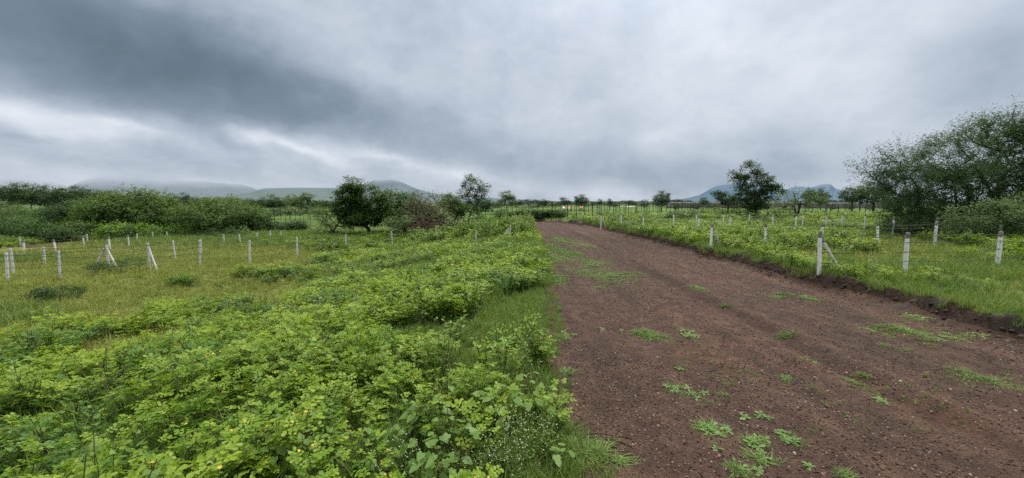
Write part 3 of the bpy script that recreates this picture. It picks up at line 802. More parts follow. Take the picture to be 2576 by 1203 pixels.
def fence(label, posts, mat='white_post', hgt=1.0, strands=(.28, .52, .76, .93), w=.062, group=None, wired=True, seed=0):
    """posts: (photo x, top y, base y or None, (brace dx, dy) list). One fence: posts with braces, wire strands"""
    r = np.random.default_rng(500 + seed)
    pos = []
    for pxx, top, base, br in posts:
        if base is not None: xx, yy = gp(pxx, base)
        else: xx, yy = gp(pxx, top, hgt)
        hh = float(np.clip(wp(pxx, top, yy).z - h1(xx, yy), .8 * hgt, 1.2 * hgt))
        pos.append((xx, yy, h1(xx, yy), hh, br))
    o = Vector(pos[0][:3])
    root = thing('wire_fence', label, 'fence', o, group)
    tops = []
    for xx, yy, zz, hh, br in pos:
        b = np.array((xx, yy, zz)) - np.array(o); lean = r.normal(size=2) * .035
        t = b + np.array((lean[0], lean[1], hh))
        pw = w * r.uniform(.9, 1.12)
        po = obj('post', prism(b - np.array((0, 0, .12)), t, pw * 1.08, pw * .95, r).build('post', [M[mat]]), root)
        tops.append((b, t))
        for dx, dy in br:
            u = b + (t - b) * .86 + np.array((math.copysign(pw * .9, dx) if dx else 0, math.copysign(pw * .9, dy) if dy else 0, 0))
            g = np.array((b[0] + dx, b[1] + dy, h1(xx + dx, yy + dy) - o.z - .05))
            obj('brace', prism(g, u, pw * .85, pw * .8, r, 4).build('brace', [M[mat]]), po)
    if wired:
        for s_ in strands:
            mb = MB()
            for (b0, t0), (b1, t1) in zip(tops[:-1], tops[1:]):
                a, c = b0 + (t0 - b0) * s_, b1 + (t1 - b1) * s_
                a = a + np.array((0, -w * .55, 0)); c = c + np.array((0, -w * .55, 0))
                n = max(4, int(np.linalg.norm(c - a) / .35)); f = np.linspace(0, 1, n + 1)[:, None]
                sag = r.uniform(.01, .06)
                p = a * (1 - f) + c * f - np.array((0, 0, 1)) * 4 * sag * f * (1 - f) + np.array((0, 0, 1)) * r.normal(size=(n + 1, 1)) * .006
                mb.tube(p, .0065, 3)
                m = max(3, int(np.linalg.norm(c - a) / .14)); ff = np.linspace(.03, .97, m)
                q = np.stack([np.interp(ff, f[:, 0], p[:, k]) for k in range(3)], 1)
                for u in q:
                    e = r.normal(size=3) * .016
                    mb.tube(np.array([u - e, u, u + e]), (.002, .010, .002), 3)
            obj('wire', mb.build('wire', [M['wire']]), root)
    return root

k = .644
def fl(*ps): return [(p[0] * k, p[1] * k, None if p[2] is None else p[2] * k, p[3] if len(p) > 3 else ()) for p in ps]
fence('whitewashed post fence with grey tips, closest to the dug bank, with braced corner post',
      fl((3200, 905, 1071, ((.80, .30),)), (3535, 909, 1062), (3894, 905, 1045), (4290, 905, 1040)), w=.068, seed=1)
fence('whitewashed post fence behind the closest one, its braced end post at the road bank',
      fl((2776, 874, 976, ((.75, .7),)), (2985, 874, 974), (3206, 872, 972), (3427, 869, 966), (3650, 867, 962), (3900, 866, 958)), seed=2)
fence('thin line of small white posts in the weeds near a white marker stone',
      fl((2348, 833, None, ((.4, .2),)), (2428, 831, None), (2514, 836, None), (2634, 829, None), (2721, 830, None)), seed=3, strands=(.3, .6, .9))
fence('short run of white posts half sunk in weeds beside the tree with whitewashed trunk',
      fl((2731, 843, None), (2858, 837, None), (3111, 834, None), (3382, 834, None)), seed=4, strands=(.3, .6, .9))
fence('far run of small white posts ending in a braced pair near the big thorn tree',
      fl((2825, 831, None), (2929, 829, None), (3022, 831, None), (3136, 831, None), (3232, 831, None), (3292, 830, None, ((.45, .1),))), seed=5, strands=(.3, .6, .9))
fence('two white posts standing in the shade under the big thorn tree', fl((3491, 847, None), (3660, 850, None)), seed=6, strands=(.5, .9))

fence('weathered concrete post fence with sagging barbed wire along the near edge of the dry grass',
      fl((-190, 995, 1125), (31, 989, 1107), (235, 982, 1096), (584, 950, 1056, ((.55, -.25),)), (781, 940, 1040), (975, 940, 1032), (1162, 928, 1006), (1351, 916, 978), (1534, 905, 975), (1708, 897, 952), (1858, 905, 962), (1990, 880, 948, ((-.55, -.1),))), 'grey_post', seed=7)
fence('weathered fence crossing the dry grass, with an A shaped double braced post',
      fl((40, 972, None), (175, 971, 1038), (425, 958, 1050, ((-.5, -.1), (.5, -.1))), (686, 940, 1019), (788, 934, 995)), 'grey_post', seed=8)
fence('loose row of white posts at the edge of the reddish bare soil strip',
      fl((95, 950, 999), (220, 955, 995), (331, 938, 974), (431, 925, 985), (505, 925, 970)), 'white_post', seed=9, wired=True, strands=(.3, .6, .9), w=.065)
fence('far line of small pale posts in front of the round thorn trees',
      fl((77, 925, None), (340, 915, None), (531, 913, None), (596, 907, None), (652, 905, None), (873, 917, None), (938, 917, None), (1003, 911, None), (1054, 905, None), (1096, 901, None)), 'grey_post', seed=10, strands=(.5, .9), w=.07, hgt=.6)

# dark pole rows of the far field
def pole_row(label, a, b, n, hgt=1.3, rad=.035, group='dark pole rows in the far fields', strands=(.5, .9), seed=0, name='pole_row'):
    r = np.random.default_rng(800 + seed)
    a, b = np.array(a, float), np.array(b, float)
    o = Vector((a[0], a[1], h1(*a)))
    root = thing(name, label, 'fence', o, group); tp = []
    for q in range(n):
        f = (q + r.uniform(-.34, .34)) / (n - 1); p = a + (b - a) * f
        z = h1(*p) - o.z; hh = hgt * r.uniform(.86, 1.1)
        l = np.array((p[0] - o.x, p[1] - o.y, z - .1)); u = l + np.array((r.normal() * .04, r.normal() * .04, hh + .1))
        mb = MB(); mb.tube(np.array([l, (l + u) / 2, u]), (rad * 1.1, rad, rad * .85), 5)
        obj('pole', mb.build('pole', [M['dark_post']]), root); tp.append((l, u))
    for s_ in strands:
        mb = MB(); mb.tube(np.array([l + (u - l) * s_ for l, u in tp]), .012, 3); obj('wire', mb.build('wire', [M['wire']]), root)
    return root
pole_row('dark pole row running along the field just past the end of the road', gp(1395, 556, 0), gp(1850, 540, 0), 30, 1.8, .036, seed=1)
pole_row('second dark pole row of the far field, behind the first', gp(1430, 545, 0), gp(1900, 531, 0), 30, 1.9, .044, seed=2)
pole_row('third dark pole row, farthest back before the long brown roof', gp(1480, 536, 0), gp(1890, 526, 0), 28, 1.9, .05, seed=3)
pole_row('dark pole row beyond the creeper covered hedge', gp(1190, 541, 0), gp(1470, 536, 0), 24, 1.7, .04, seed=4)
pole_row('dark pole row beyond the slender airy tree, at the pale green field', gp(1180, 530, 0), gp(1420, 527, 0), 22, 1.8, .045, seed=5)
pole_row('dark pole row between the whitewashed trunk tree and the big thorn tree', gp(1930, 545, 0), gp(2240, 541, 0), 15, 1.5, .05, seed=6)
pole_row('farther dark pole row under the twin dark trees', gp(1930, 533, 0), gp(2240, 531, 0), 16, 1.7, .04, seed=7)
pole_row('thin trellis row in the pale field behind the feathery thorn shrub', gp(640, 566, 0), gp(860, 563, 0), 13, 1.4, .022, seed=8)
pole_row('second thin trellis row in the pale field, farther back', gp(640, 555, 0), gp(860, 553, 0), 14, 1.5, .026, seed=9)

# ------------------------------------------------------------------ trees
def make_tree(name, label, cat, base, ells, nclump=60, per=120, leaf=.1, mat='tree', trunk_r=.12, fork=.25, trunks=1, clump_r=.35, flat=.6,
              bark='bark', spikes=(), seed=1, group=None, spray=False, width=1.0, shell=.55, lw=1.0, crown_name='crown', white_base=False, bare=0., droop=.0, expo=.5, rmin=.004, nspike=0):
    """base: world point. ells: world ellipsoids (centre, radii). Branches reach every leaf clump."""
    r = np.random.default_rng(seed); base = np.array(base, float)
    vol = np.array([e[1][0] * e[1][1] * e[1][2] for e in ells]) ** .75; vol /= vol.sum()
    C = []
    for q in range(nclump):
        c, rad = ells[r.choice(len(ells), p=vol)]
        v = r.normal(size=3); v /= np.linalg.norm(v)
        f = r.random() ** (1 / 3.) if r.random() > shell else r.uniform(.75, 1.05)
        C.append(np.array(c) + v * f * np.array(rad))
    C = np.array(C) - base
    C[:, 2] = np.maximum(C[:, 2], .12)
    top = C[:, 2].max(); ctr = C.mean(0)
    nodes = []; par = []
    for t in range(trunks):
        off = np.array((r.normal() * .12, r.normal() * .12, 0)) * (trunks > 1)
        nodes.append(off + np.array((0, 0, -.1))); par.append(-1)
        hf = fork * top * r.uniform(.8, 1.2); n = 4
        for q in range(1, n + 1):
            f = q / n
            tgt = (ctr * np.array((.45, .45, 0)) + (r.normal(size=3) * .35 * (trunks > 1))) * f * min(1, hf / max(ctr[2], .1))
            nodes.append(off + np.array((tgt[0], tgt[1], hf * f)) + r.normal(size=3) * .03 * top * .3); par.append(len(nodes) - 2)
    order = np.argsort(np.linalg.norm(C - np.array((0, 0, fork * top)), axis=1))
    tips = []
    for q in order:
        p = C[q]; A = np.array(nodes)
        dd = np.linalg.norm(A - p, axis=1) + .5 * np.maximum(0, A[:, 2] - p[2]) + 5 * (A[:, 2] < fork * top * .55)
        b = int(np.argmin(dd)); a = A[b]; L = np.linalg.norm(p - a); m = max(1, int(L / (top * .11)))
        prev = b
        for i_ in range(1, m + 1):
            f = i_ / m
            pt = a * (1 - f) + p * f + np.array((0, 0, 1)) * math.sin(f * math.pi) * L * .10 + r.normal(size=3) * L * .035 * (i_ < m)
            nodes.append(pt); par.append(prev); prev = len(nodes) - 1
        tips.append(prev)
    A = np.array(nodes); cnt = np.zeros(len(A))
    for t in tips:
        while t >= 0: cnt[t] += 1; t = par[t]
    rad = trunk_r * (np.maximum(cnt, .6) / max(cnt.max(), 1)) ** expo
    rad = np.maximum(rad, rmin)
    mb = MB()
    for q in range(len(A)):
        if par[q] >= 0:
            a = A[par[q]]; dv = A[q] - a
            r0 = min(rad[par[q]], rad[q] * 1.6)
            if par[par[q]] < 0: r0 = rad[par[q]] * 1.35
            mb.tube(np.array([a - dv * .04, A[q]]), (r0, rad[q]), 6 if rad[q] > .03 else 4)
    LATE = []
    spikes = list(spikes)
    if nspike:
        hi = np.argsort(-((C - ctr) / (np.ptp(C, axis=0) + .1) * np.array((.8, .3, 1.3))).dot(np.array((-.35, 0, 1.))) + r.random(nclump) * .35)[:nspike]
        for q in hi:
            o_ = C[q] - ctr; o_ /= np.linalg.norm(o_)
            spikes.append((C[q] + base, o_ * .8 + np.array((0, 0, .55)) + r.normal(size=3) * .25, r.uniform(.4, .85)))
    # twigs that stick out of the crown
    for (c, dr_, L) in spikes:
        c = np.array(c) - base; dr_ = np.array(dr_, float)
        near = C[np.argmin(np.linalg.norm(C - c, axis=1))]; dr_ = c + dr_ * (L / np.linalg.norm(dr_)) - near; c = near
        L = np.linalg.norm(dr_); dr_ /= L
        f = np.linspace(0, 1, 5)[:, None]
        p = c + dr_ * L * f + np.array((0, 0, -.18)) * L * f ** 2 + r.normal(size=(5, 3)) * .03 * L * f
        mb.tube(p, np.linspace(.02, .006, 5), 4)
        n = 26; ff = r.random(n) * .95 + .05; q = np.stack([np.interp(ff * 4, range(5), p[:, c_]) for c_ in range(3)], 1)
        LATE.append((q, rdir(n, r) + dr_, rdir(n, r) + np.array((0, 0, 1.)), leaf * r.uniform(.5, 1, n), r.random(n) * .5 + .4))
    root = thing(name, label, cat, base, group)
    tr = obj('trunk', mb.build('trunk', [M[bark]], True), root)
    if white_base:
        w = MB()
        for t in range(trunks):
            a, b_ = A[t * 5], A[t * 5 + 1]
            hh = min(1.0, .75 / max(b_[2], .1)); p = np.array([a, a + (b_ - a) * hh])
            w.tube(p, rad[t * 5] * 1.42, 8)
        obj('whitewash', w.build('whitewash', [M['white_post']]), tr)
    # leaves
    rmx = np.linalg.norm(C - ctr, axis=1).max()
    lm = MB(); P = []; D = []; Nn = []; Sz = []; T = []
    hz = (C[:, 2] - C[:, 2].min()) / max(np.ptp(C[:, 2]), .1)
    for q in range(nclump):
        if r.random() < bare: continue
        c = C[q]; n = int(per * r.uniform(.5, 1.4)); cr = clump_r * r.uniform(.6, 1.35)
        v = r.normal(size=(n, 3)) * np.array((1, 1, flat)) * cr * .55
        out = c - ctr; out = out / (np.linalg.norm(out) + 1e-6)
        if spray:   # leaves in long sprays that follow twigs pointing outwards
            ns = max(2, n // 14); sd = rdir(ns, r) * .8 + out * .7 + np.array((0, 0, .25 - droop)); sd /= np.linalg.norm(sd, axis=1, keepdims=True)
            wh = r.integers(0, ns, n); f = r.random(n) * cr * 1.5
            v = sd[wh] * f[:, None] + r.normal(size=(n, 3)) * cr * .06
            dirs = sd[wh] * .5 + rdir(n, r)
        else:
            dirs = rdir(n, r) + out * .6 + np.array((0, 0, -droop))
        P.append(c + v); D.append(dirs)
        Nn.append(rdir(n, r) * .75 + np.array((0, 0, .8)) + out * .35)
        Sz.append(leaf * r.uniform(.6, 1.3, n))
        T.append(np.clip(.02 + .50 * hz[q] + .22 * (np.linalg.norm(c - ctr) / rmx) + .25 * (v[:, 2] / (cr + 1e-6)) + r.normal() * .13 + r.normal(size=n) * .10, 0, 1))  # crown shade put into the tint: low and inner leaves darker
    if P:
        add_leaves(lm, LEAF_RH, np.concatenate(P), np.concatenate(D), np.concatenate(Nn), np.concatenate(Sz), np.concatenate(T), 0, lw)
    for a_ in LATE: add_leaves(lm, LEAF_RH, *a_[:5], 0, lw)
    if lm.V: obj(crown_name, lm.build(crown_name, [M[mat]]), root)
    return root

def tree_px(name, label, bx, D, ells, depth=.9, cat='tree', spike_px=(), **kw):
    """crown ellipses measured in the photo, placed at distance D"""
    m = pm(D); b = wp(bx, 560, D); base = (b.x, D, h1(b.x, D))
    r = np.random.default_rng(kw.get('seed', 1) + 77); E = []
    for px, py, rx, ry in ells:
        dy = r.uniform(-.5, .5) * rx * m * depth
        c = wp(px, py, D + dy); E.append(((c.x, c.y, c.z), (rx * m, rx * m * depth, ry * m)))
    sp = []
    for px, py, qx, qy in spike_px:
        a = wp(px, py, D + r.uniform(-.8, .8)); c = wp(qx, qy, D + r.uniform(-.8, .8)); sp.append((tuple(a), tuple(c - a), (c - a).length))
    return make_tree(name, label, cat, base, E, spikes=sp, **kw)

# big thorn tree across the road
tree_px('thorn_tree', 'huge dark spreading thorn tree with feathery twigs, towering over the fenced field', 2455, 19.0,
        [(2480, 402, 135, 84), (2340, 442, 115, 60), (2250, 446, 62, 32), (2620, 400, 110, 95), (2400, 505, 160, 75), (2570, 350, 90, 52), (2420, 405, 95, 66), (2470, 500, 140, 80), (2290, 520, 70, 45), (2640, 510, 120, 80)], .8,
        nclump=580, per=270, leaf=.095, lw=.75, mat='acacia', expo=.55, trunk_r=.17, fork=.2, trunks=2, clump_r=.62, flat=.28, spray=True, seed=3, nspike=36, shell=.5, rmin=.008)
tree_px('leafy_bush', 'large lighter green bush growing before the trunk of the huge thorn tree', 2490, 15.6, [(2490, 555, 95, 46), (2570, 550, 70, 58), (2430, 582, 55, 30)], .7, cat='bush',
        nclump=150, per=90, leaf=.085, mat='grey_leaf', trunk_r=.05, fork=.12, trunks=4, clump_r=.3, seed=4)
tree_px('leafy_bush', 'low dark bush in the shade at the edge of the huge thorn tree', 2310, 17.5, [(2310, 575, 70, 28), (2250, 570, 40, 22), (2380, 588, 50, 22)], .7, cat='bush',
        nclump=110, per=80, leaf=.08, mat='tree_dark', trunk_r=.04, fork=.12, trunks=4, clump_r=.28, seed=5)
tree_px('leafy_bush', 'feathery dark bush hanging below the tip of the thorn tree crown', 2262, 21, [(2265, 535, 45, 30), (2300, 555, 40, 25)], .7, cat='bush',
        nclump=80, per=80, leaf=.09, mat='acacia', trunk_r=.05, fork=.15, trunks=3, clump_r=.35, seed=6, spray=True)
# tree beside the hill
tree_px('field_tree', 'tall dense green tree standing alone before the blue hill', 1902, 45, [(1888, 428, 22, 20), (1852, 444, 20, 11), (1900, 465, 48, 30), (1940, 480, 26, 22), (1868, 500, 28, 22), (1905, 510, 40, 20)], .8,
        nclump=190, per=75, leaf=.21, mat='tree_dark', trunk_r=.22, fork=.22, clump_r=.5, seed=7, spike_px=[(1850, 445, 1832, 436), (1845, 450, 1830, 455), (1885, 415, 1890, 404), (1870, 420, 1862, 412)])
tree_px('thorn_tree', 'small tree with drooping bare tipped branches leaning out beside the tall field tree', 1832, 43, [(1825, 500, 22, 14), (1808, 488, 12, 6)], .8, nclump=40, per=50, leaf=.17, mat='acacia', trunk_r=.07, fork=.3, clump_r=.35, seed=8,
        spike_px=[(1830, 490, 1800, 476), (1828, 494, 1802, 482), (1825, 500, 1802, 494)])
tree_px('thorn_tree', 'thin airy tree with forked whitewashed trunk in the fenced field', 2003, 36, [(2000, 500, 42, 18), (1965, 512, 30, 12), (2040, 512, 32, 12), (2005, 488, 22, 10)], .9,
        nclump=90, per=34, leaf=.13, lw=.7, mat='grey_leaf', trunk_r=.10, fork=.28, trunks=2, clump_r=.5, flat=.4, seed=9, spray=True, white_base=True)
# trees and shrubs beyond the near fence
tree_px('thorn_tree', 'broad flat spreading thorn tree with long twigs rising from its top', 350, 35, [(340, 538, 100, 36), (270, 546, 66, 32), (410, 546, 52, 32), (345, 510, 66, 18)], .8,
        nclump=360, per=120, leaf=.19, lw=.8, mat='acacia_green', expo=.55, trunk_r=.15, fork=.15, trunks=2, clump_r=.6, flat=.35, seed=10, spray=True,
        spike_px=[(330, 490, 305, 470), (345, 485, 340, 464), (360, 484, 366, 462), (372, 486, 392, 466), (385, 492, 412, 474), (400, 496, 428, 482), (320, 492, 286, 478), (350, 484, 352, 470), (378, 488, 384, 470), (412, 500, 440, 492)])
tree_px('thorn_tree', 'round low domed thorn tree next to the broad spreading one', 555, 34, [(545, 545, 92, 28), (602, 556, 42, 24), (488, 556, 46, 22), (550, 526, 58, 15)], .8,
        nclump=280, per=110, leaf=.18, lw=.8, expo=.55, mat='acacia_green', trunk_r=.14, fork=.16, trunks=2, clump_r=.55, flat=.35, seed=11, spray=True,
        spike_px=[(540, 505, 535, 497), (580, 510, 592, 500), (620, 530, 636, 522)])
tree_px('thorn_tree', 'dark dense thorn tree beside the broad spreading one', 200, 38, [(195, 538, 54, 32), (150, 550, 42, 24), (225, 520, 36, 16)], .8, nclump=170, per=80, leaf=.18, mat='tree_dark', trunk_r=.14, fork=.16, clump_r=.6, seed=12)
for q, (bx, by, rx, ry, D, mt, lb) in enumerate([
    (95, 576, 60, 17, 31, 'tree', 'wide mid green bush in front of the dark thorn tree'), (25, 572, 50, 20, 32, 'tree', 'tall mid green bush at the end of the bush row'),
    (190, 578, 48, 18, 31, 'tree', 'low bush at the foot of the dark thorn tree'), (60, 545, 68, 26, 42, 'tree', 'dull green bushy tree behind the bush row'),
    (10, 530, 60, 28, 46, 'grey_leaf', 'greyish green bushy tree at the end of the far tree line'), (290, 582, 45, 16, 31, 'bush', 'low bush in front of the broad spreading thorn tree'),
    (455, 580, 40, 14, 32, 'bush', 'low bush between the two spreading thorn trees'), (372, 583, 26, 18, 30, 'bush', 'bright green upright bush below the broad spreading thorn tree'),
    (690, 572, 42, 14, 37, 'tree_dark', 'small dark bush at the edge of the pale trellis field'), (746, 570, 18, 14, 36, 'tree_dark', 'very small dark bush beside the pale trellis field'),
    (120, 583, 60, 16, 29, 'tree', 'ragged low bush just behind the white post row'), (240, 566, 40, 24, 34, 'tree_dark', 'dark bush squeezed under the dark thorn tree'),
    (425, 560, 34, 28, 36, 'tree', 'tall ragged bush filling the gap between the two spreading thorn trees'), (655, 556, 26, 24, 37, 'tree', 'upright bush at the outer edge of the domed thorn tree'),
    (330, 582, 60, 14, 31, 'tree_dark', 'dark thicket under the broad spreading thorn tree'), (540, 584, 70, 13, 31, 'tree', 'ragged thicket at the foot of the domed thorn tree')]):
    tree_px('leafy_bush', lb, bx, D, [(bx, by, rx, ry), (bx + rx * .5, by + ry * .3, rx * .6, ry * .7), (bx - rx * .5, by + ry * .4, rx * .5, ry * .6)], .8, cat='bush',
            nclump=70, per=70, leaf=.15, mat=mt, trunk_r=.06, fork=.12, trunks=3, clump_r=.45, seed=30 + q)
tree_px('thorn_shrub', 'feathery grey green thorn shrub with slanting branches beside the dark leafy tree', 838, 31, [(842, 548, 40, 22), (878, 535, 30, 14), (810, 545, 25, 20), (845, 570, 45, 16), (900, 522, 14, 8)], .8, cat='shrub',
        nclump=120, per=60, leaf=.11, lw=.7, mat='grey_leaf', trunk_r=.07, fork=.2, trunks=2, clump_r=.42, flat=.4, seed=13, spray=True)
tree_px('leafy_tree', 'tall leafy dark green tree with orange young leaves at the top', 925, 31, [(885, 472, 28, 24), (925, 495, 58, 32), (868, 522, 26, 30), (965, 530, 30, 28), (915, 545, 58, 24), (880, 500, 35, 30)], .85,
        nclump=240, per=80, leaf=.19, mat='tree', trunk_r=.13, fork=.2, trunks=2, clump_r=.42, flat=.5, seed=14)
tree_px('leafy_tree', 'dull leafy tree with tan tips directly behind the tangled dry bush', 1015, 33.5, [(1012, 503, 40, 26), (1035, 530, 48, 34), (985, 540, 36, 32), (1060, 545, 60, 26)], .85, nclump=240, per=80, leaf=.18, mat='tree', trunk_r=.12, fork=.2, clump_r=.45, seed=15)
tree_px('tangled_bush', 'tangled half dry thorn bush full of bare brown twigs', 1075, 30, [(1070, 520, 62, 36), (1100, 540, 45, 28), (1040, 545, 40, 24)], .8, cat='bush',
        nclump=620, per=8, leaf=.10, lw=.7, mat='grey_leaf', bark='twig', expo=.36, trunk_r=.06, rmin=.017, fork=.1, trunks=6, clump_r=.5, seed=16, shell=.7, bare=.15, spray=True,
        spike_px=[(1040 + 9 * q_, 497 - rnd.uniform(-6, 6), 1035 + 11 * q_, 478 + rnd.uniform(-6, 14)) for q_ in range(10)])
tree_px('leafy_bush', 'green bush at the end of the tangled dry bush', 1135, 33, [(1133, 508, 26, 18), (1150, 525, 26, 16)], .8, cat='bush', nclump=80, per=70, leaf=.14, mat='tree', trunk_r=.06, fork=.15, trunks=3, clump_r=.4, seed=17)
tree_px('slender_tree', 'slender airy tree with open crown rising above the brushwood', 1180, 36, [(1190, 462, 24, 20), (1168, 486, 15, 13), (1212, 478, 17, 18), (1196, 498, 24, 10), (1188, 522, 22, 16)], .8,
        nclump=100, per=36, leaf=.17, mat='tree', trunk_r=.08, fork=.35, trunks=2, clump_r=.42, seed=18, spike_px=[(1190, 448, 1186, 436), (1175, 470, 1160, 466), (1215, 465, 1226, 458)])
tree_px('brushwood_pile', 'long heap of dead brown brushwood at the foot of the tangled dry bush', 1110, 28.5, [(1050, 566, 42, 12), (1100, 562, 50, 13), (1150, 558, 45, 11), (1020, 572, 30, 9)], .5, cat='brushwood',
        nclump=420, per=2, leaf=.06, mat='dry_grass', bark='burnt', expo=.3, rmin=.026, trunk_r=.045, fork=.05, trunks=9, clump_r=.3, seed=19, shell=.8, bare=.75)
tree_px('leafy_bush', 'small pale leaved sapling in front of the brushwood', 1000, 28, [(1000, 560, 28, 16), (1025, 552, 14, 10)], .8, cat='bush', nclump=36, per=40, leaf=.13, mat='grey_leaf', trunk_r=.03, fork=.2, trunks=2, clump_r=.35, seed=20)
tree_px('creeper_hedge', 'low hedge smothered in dark creeper near the end of the road', 1330, 40, [(1260, 545, 26, 10), (1305, 542, 30, 10), (1350, 540, 34, 10), (1395, 539, 28, 9)], .3, cat='hedge',
        nclump=170, per=80, leaf=.15, mat='tree', trunk_r=.05, fork=.1, trunks=6, clump_r=.4, seed=21)
# small trees at the horizon: shared meshes at several sizes
def template(name, seed, mat, kind):
    E = {'round': [((0, 0, .66), (.36, .36, .30)), ((.18, 0, .55), (.28, .3, .22)), ((-.2, .05, .52), (.25, .3, .2))],
         'wide': [((0, 0, .64), (.5, .5, .24)), ((.3, .1, .55), (.4, .4, .2)), ((-.32, 0, .56), (.4, .4, .2))],
         'open': [((-.05, 0, .75), (.22, .22, .2)), ((.17, 0, .56), (.22, .22, .16)), ((-.2, 0, .48), (.2, .22, .14))],
         'low': [((0, 0, .5), (.6, .6, .42)), ((.5, 0, .36), (.45, .45, .3)), ((-.5, 0, .36), (.45, .45, .3))]}[kind]
    return make_tree(name, None, None, (0, 0, 0), E, nclump={'open': 60}.get(kind, 90), per=42, leaf=.055, mat=mat, trunk_r=.022, fork=.3 if kind != 'low' else .1, trunks=1 if kind != 'low' else 3, clump_r=.12, seed=seed)
TPL = {}
used = set()
def far_tree(key, px, top, width, D, label, group=None, cat='tree', name='tree'):
    kind, mat = key
    k2 = (kind, mat)
    b = wp(px, 540, D); bz = h1(b.x, D); hgt = wp(px, top, D).z - bz
    wd = width * pm(D) / {'round': .9, 'wide': 1.35, 'open': .85, 'low': 1.75}[kind]
    sc = (wd, wd * .9, hgt)
    if k2 not in TPL:
        TPL[k2] = template(name, 300 + len(TPL) * 7, mat, kind)
    src = TPL[k2]
    if k2 in used: t = dup(src, (b.x, D, bz), rnd.uniform(0, 6.28), sc)
    else:
        used.add(k2); t = src; t.location = (b.x, D, bz); t.scale = sc; t.rotation_euler = (0, 0, rnd.uniform(0, 6.28))
    t.name = name
    for p_ in ('group',):
        if p_ in t and not group: del t[p_]
    return tag(t, label, cat, group)
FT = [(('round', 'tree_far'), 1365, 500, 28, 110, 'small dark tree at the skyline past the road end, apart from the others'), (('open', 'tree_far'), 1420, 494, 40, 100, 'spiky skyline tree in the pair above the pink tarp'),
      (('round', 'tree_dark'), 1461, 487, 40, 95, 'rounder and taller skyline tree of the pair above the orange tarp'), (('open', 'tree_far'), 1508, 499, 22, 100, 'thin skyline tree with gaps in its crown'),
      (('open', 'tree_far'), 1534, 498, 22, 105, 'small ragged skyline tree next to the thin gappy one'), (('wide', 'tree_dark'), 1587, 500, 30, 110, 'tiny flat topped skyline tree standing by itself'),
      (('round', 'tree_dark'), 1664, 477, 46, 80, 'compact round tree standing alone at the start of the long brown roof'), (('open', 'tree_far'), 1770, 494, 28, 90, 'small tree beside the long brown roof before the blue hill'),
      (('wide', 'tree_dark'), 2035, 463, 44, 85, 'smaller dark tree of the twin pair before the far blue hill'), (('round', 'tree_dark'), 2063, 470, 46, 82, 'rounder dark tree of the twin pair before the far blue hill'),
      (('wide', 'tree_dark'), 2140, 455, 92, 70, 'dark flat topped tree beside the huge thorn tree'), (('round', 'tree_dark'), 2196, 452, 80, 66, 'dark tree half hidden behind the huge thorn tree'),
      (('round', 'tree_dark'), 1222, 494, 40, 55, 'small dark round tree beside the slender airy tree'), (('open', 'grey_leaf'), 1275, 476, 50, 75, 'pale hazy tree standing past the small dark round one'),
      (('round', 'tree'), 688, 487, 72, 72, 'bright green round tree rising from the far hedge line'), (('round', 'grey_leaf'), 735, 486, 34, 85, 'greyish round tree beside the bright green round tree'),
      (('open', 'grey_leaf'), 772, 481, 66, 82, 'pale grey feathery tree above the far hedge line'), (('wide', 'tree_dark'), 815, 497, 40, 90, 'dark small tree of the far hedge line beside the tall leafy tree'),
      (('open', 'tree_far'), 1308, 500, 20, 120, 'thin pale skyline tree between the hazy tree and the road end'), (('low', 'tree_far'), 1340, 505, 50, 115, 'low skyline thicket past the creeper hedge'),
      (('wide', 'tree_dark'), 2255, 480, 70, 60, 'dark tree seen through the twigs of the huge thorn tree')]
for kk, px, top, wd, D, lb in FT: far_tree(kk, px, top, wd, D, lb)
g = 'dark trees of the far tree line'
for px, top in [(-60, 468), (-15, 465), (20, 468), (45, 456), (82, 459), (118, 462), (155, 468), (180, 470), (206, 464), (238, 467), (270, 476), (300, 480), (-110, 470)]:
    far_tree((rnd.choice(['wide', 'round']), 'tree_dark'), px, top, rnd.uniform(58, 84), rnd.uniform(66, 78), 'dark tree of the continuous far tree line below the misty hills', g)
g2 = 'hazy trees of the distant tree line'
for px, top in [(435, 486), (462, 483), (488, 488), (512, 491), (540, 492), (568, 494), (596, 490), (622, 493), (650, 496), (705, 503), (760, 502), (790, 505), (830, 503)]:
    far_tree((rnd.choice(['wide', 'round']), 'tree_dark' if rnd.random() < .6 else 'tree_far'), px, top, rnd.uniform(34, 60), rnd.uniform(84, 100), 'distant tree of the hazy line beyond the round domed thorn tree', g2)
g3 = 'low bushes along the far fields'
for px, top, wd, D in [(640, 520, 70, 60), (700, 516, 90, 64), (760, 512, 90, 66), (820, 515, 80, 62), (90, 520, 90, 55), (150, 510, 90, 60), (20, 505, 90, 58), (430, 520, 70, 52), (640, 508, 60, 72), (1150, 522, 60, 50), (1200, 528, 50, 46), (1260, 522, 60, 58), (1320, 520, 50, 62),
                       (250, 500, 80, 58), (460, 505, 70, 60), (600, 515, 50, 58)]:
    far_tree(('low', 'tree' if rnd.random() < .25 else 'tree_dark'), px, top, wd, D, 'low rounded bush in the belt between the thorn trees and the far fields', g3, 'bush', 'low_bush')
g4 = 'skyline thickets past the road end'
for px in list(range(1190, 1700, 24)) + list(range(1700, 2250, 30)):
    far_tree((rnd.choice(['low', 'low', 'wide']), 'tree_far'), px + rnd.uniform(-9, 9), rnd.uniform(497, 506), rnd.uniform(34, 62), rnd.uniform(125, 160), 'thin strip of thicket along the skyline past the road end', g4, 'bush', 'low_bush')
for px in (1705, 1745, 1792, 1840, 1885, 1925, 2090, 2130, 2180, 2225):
    far_tree(('low', 'tree_far'), px + rnd.uniform(-9, 9), rnd.uniform(506, 511), rnd.uniform(26, 46), rnd.uniform(85, 92), 'small dull bush standing in front of the long brown roofs', 'dull bushes before the long brown roofs', 'bush', 'low_bush')
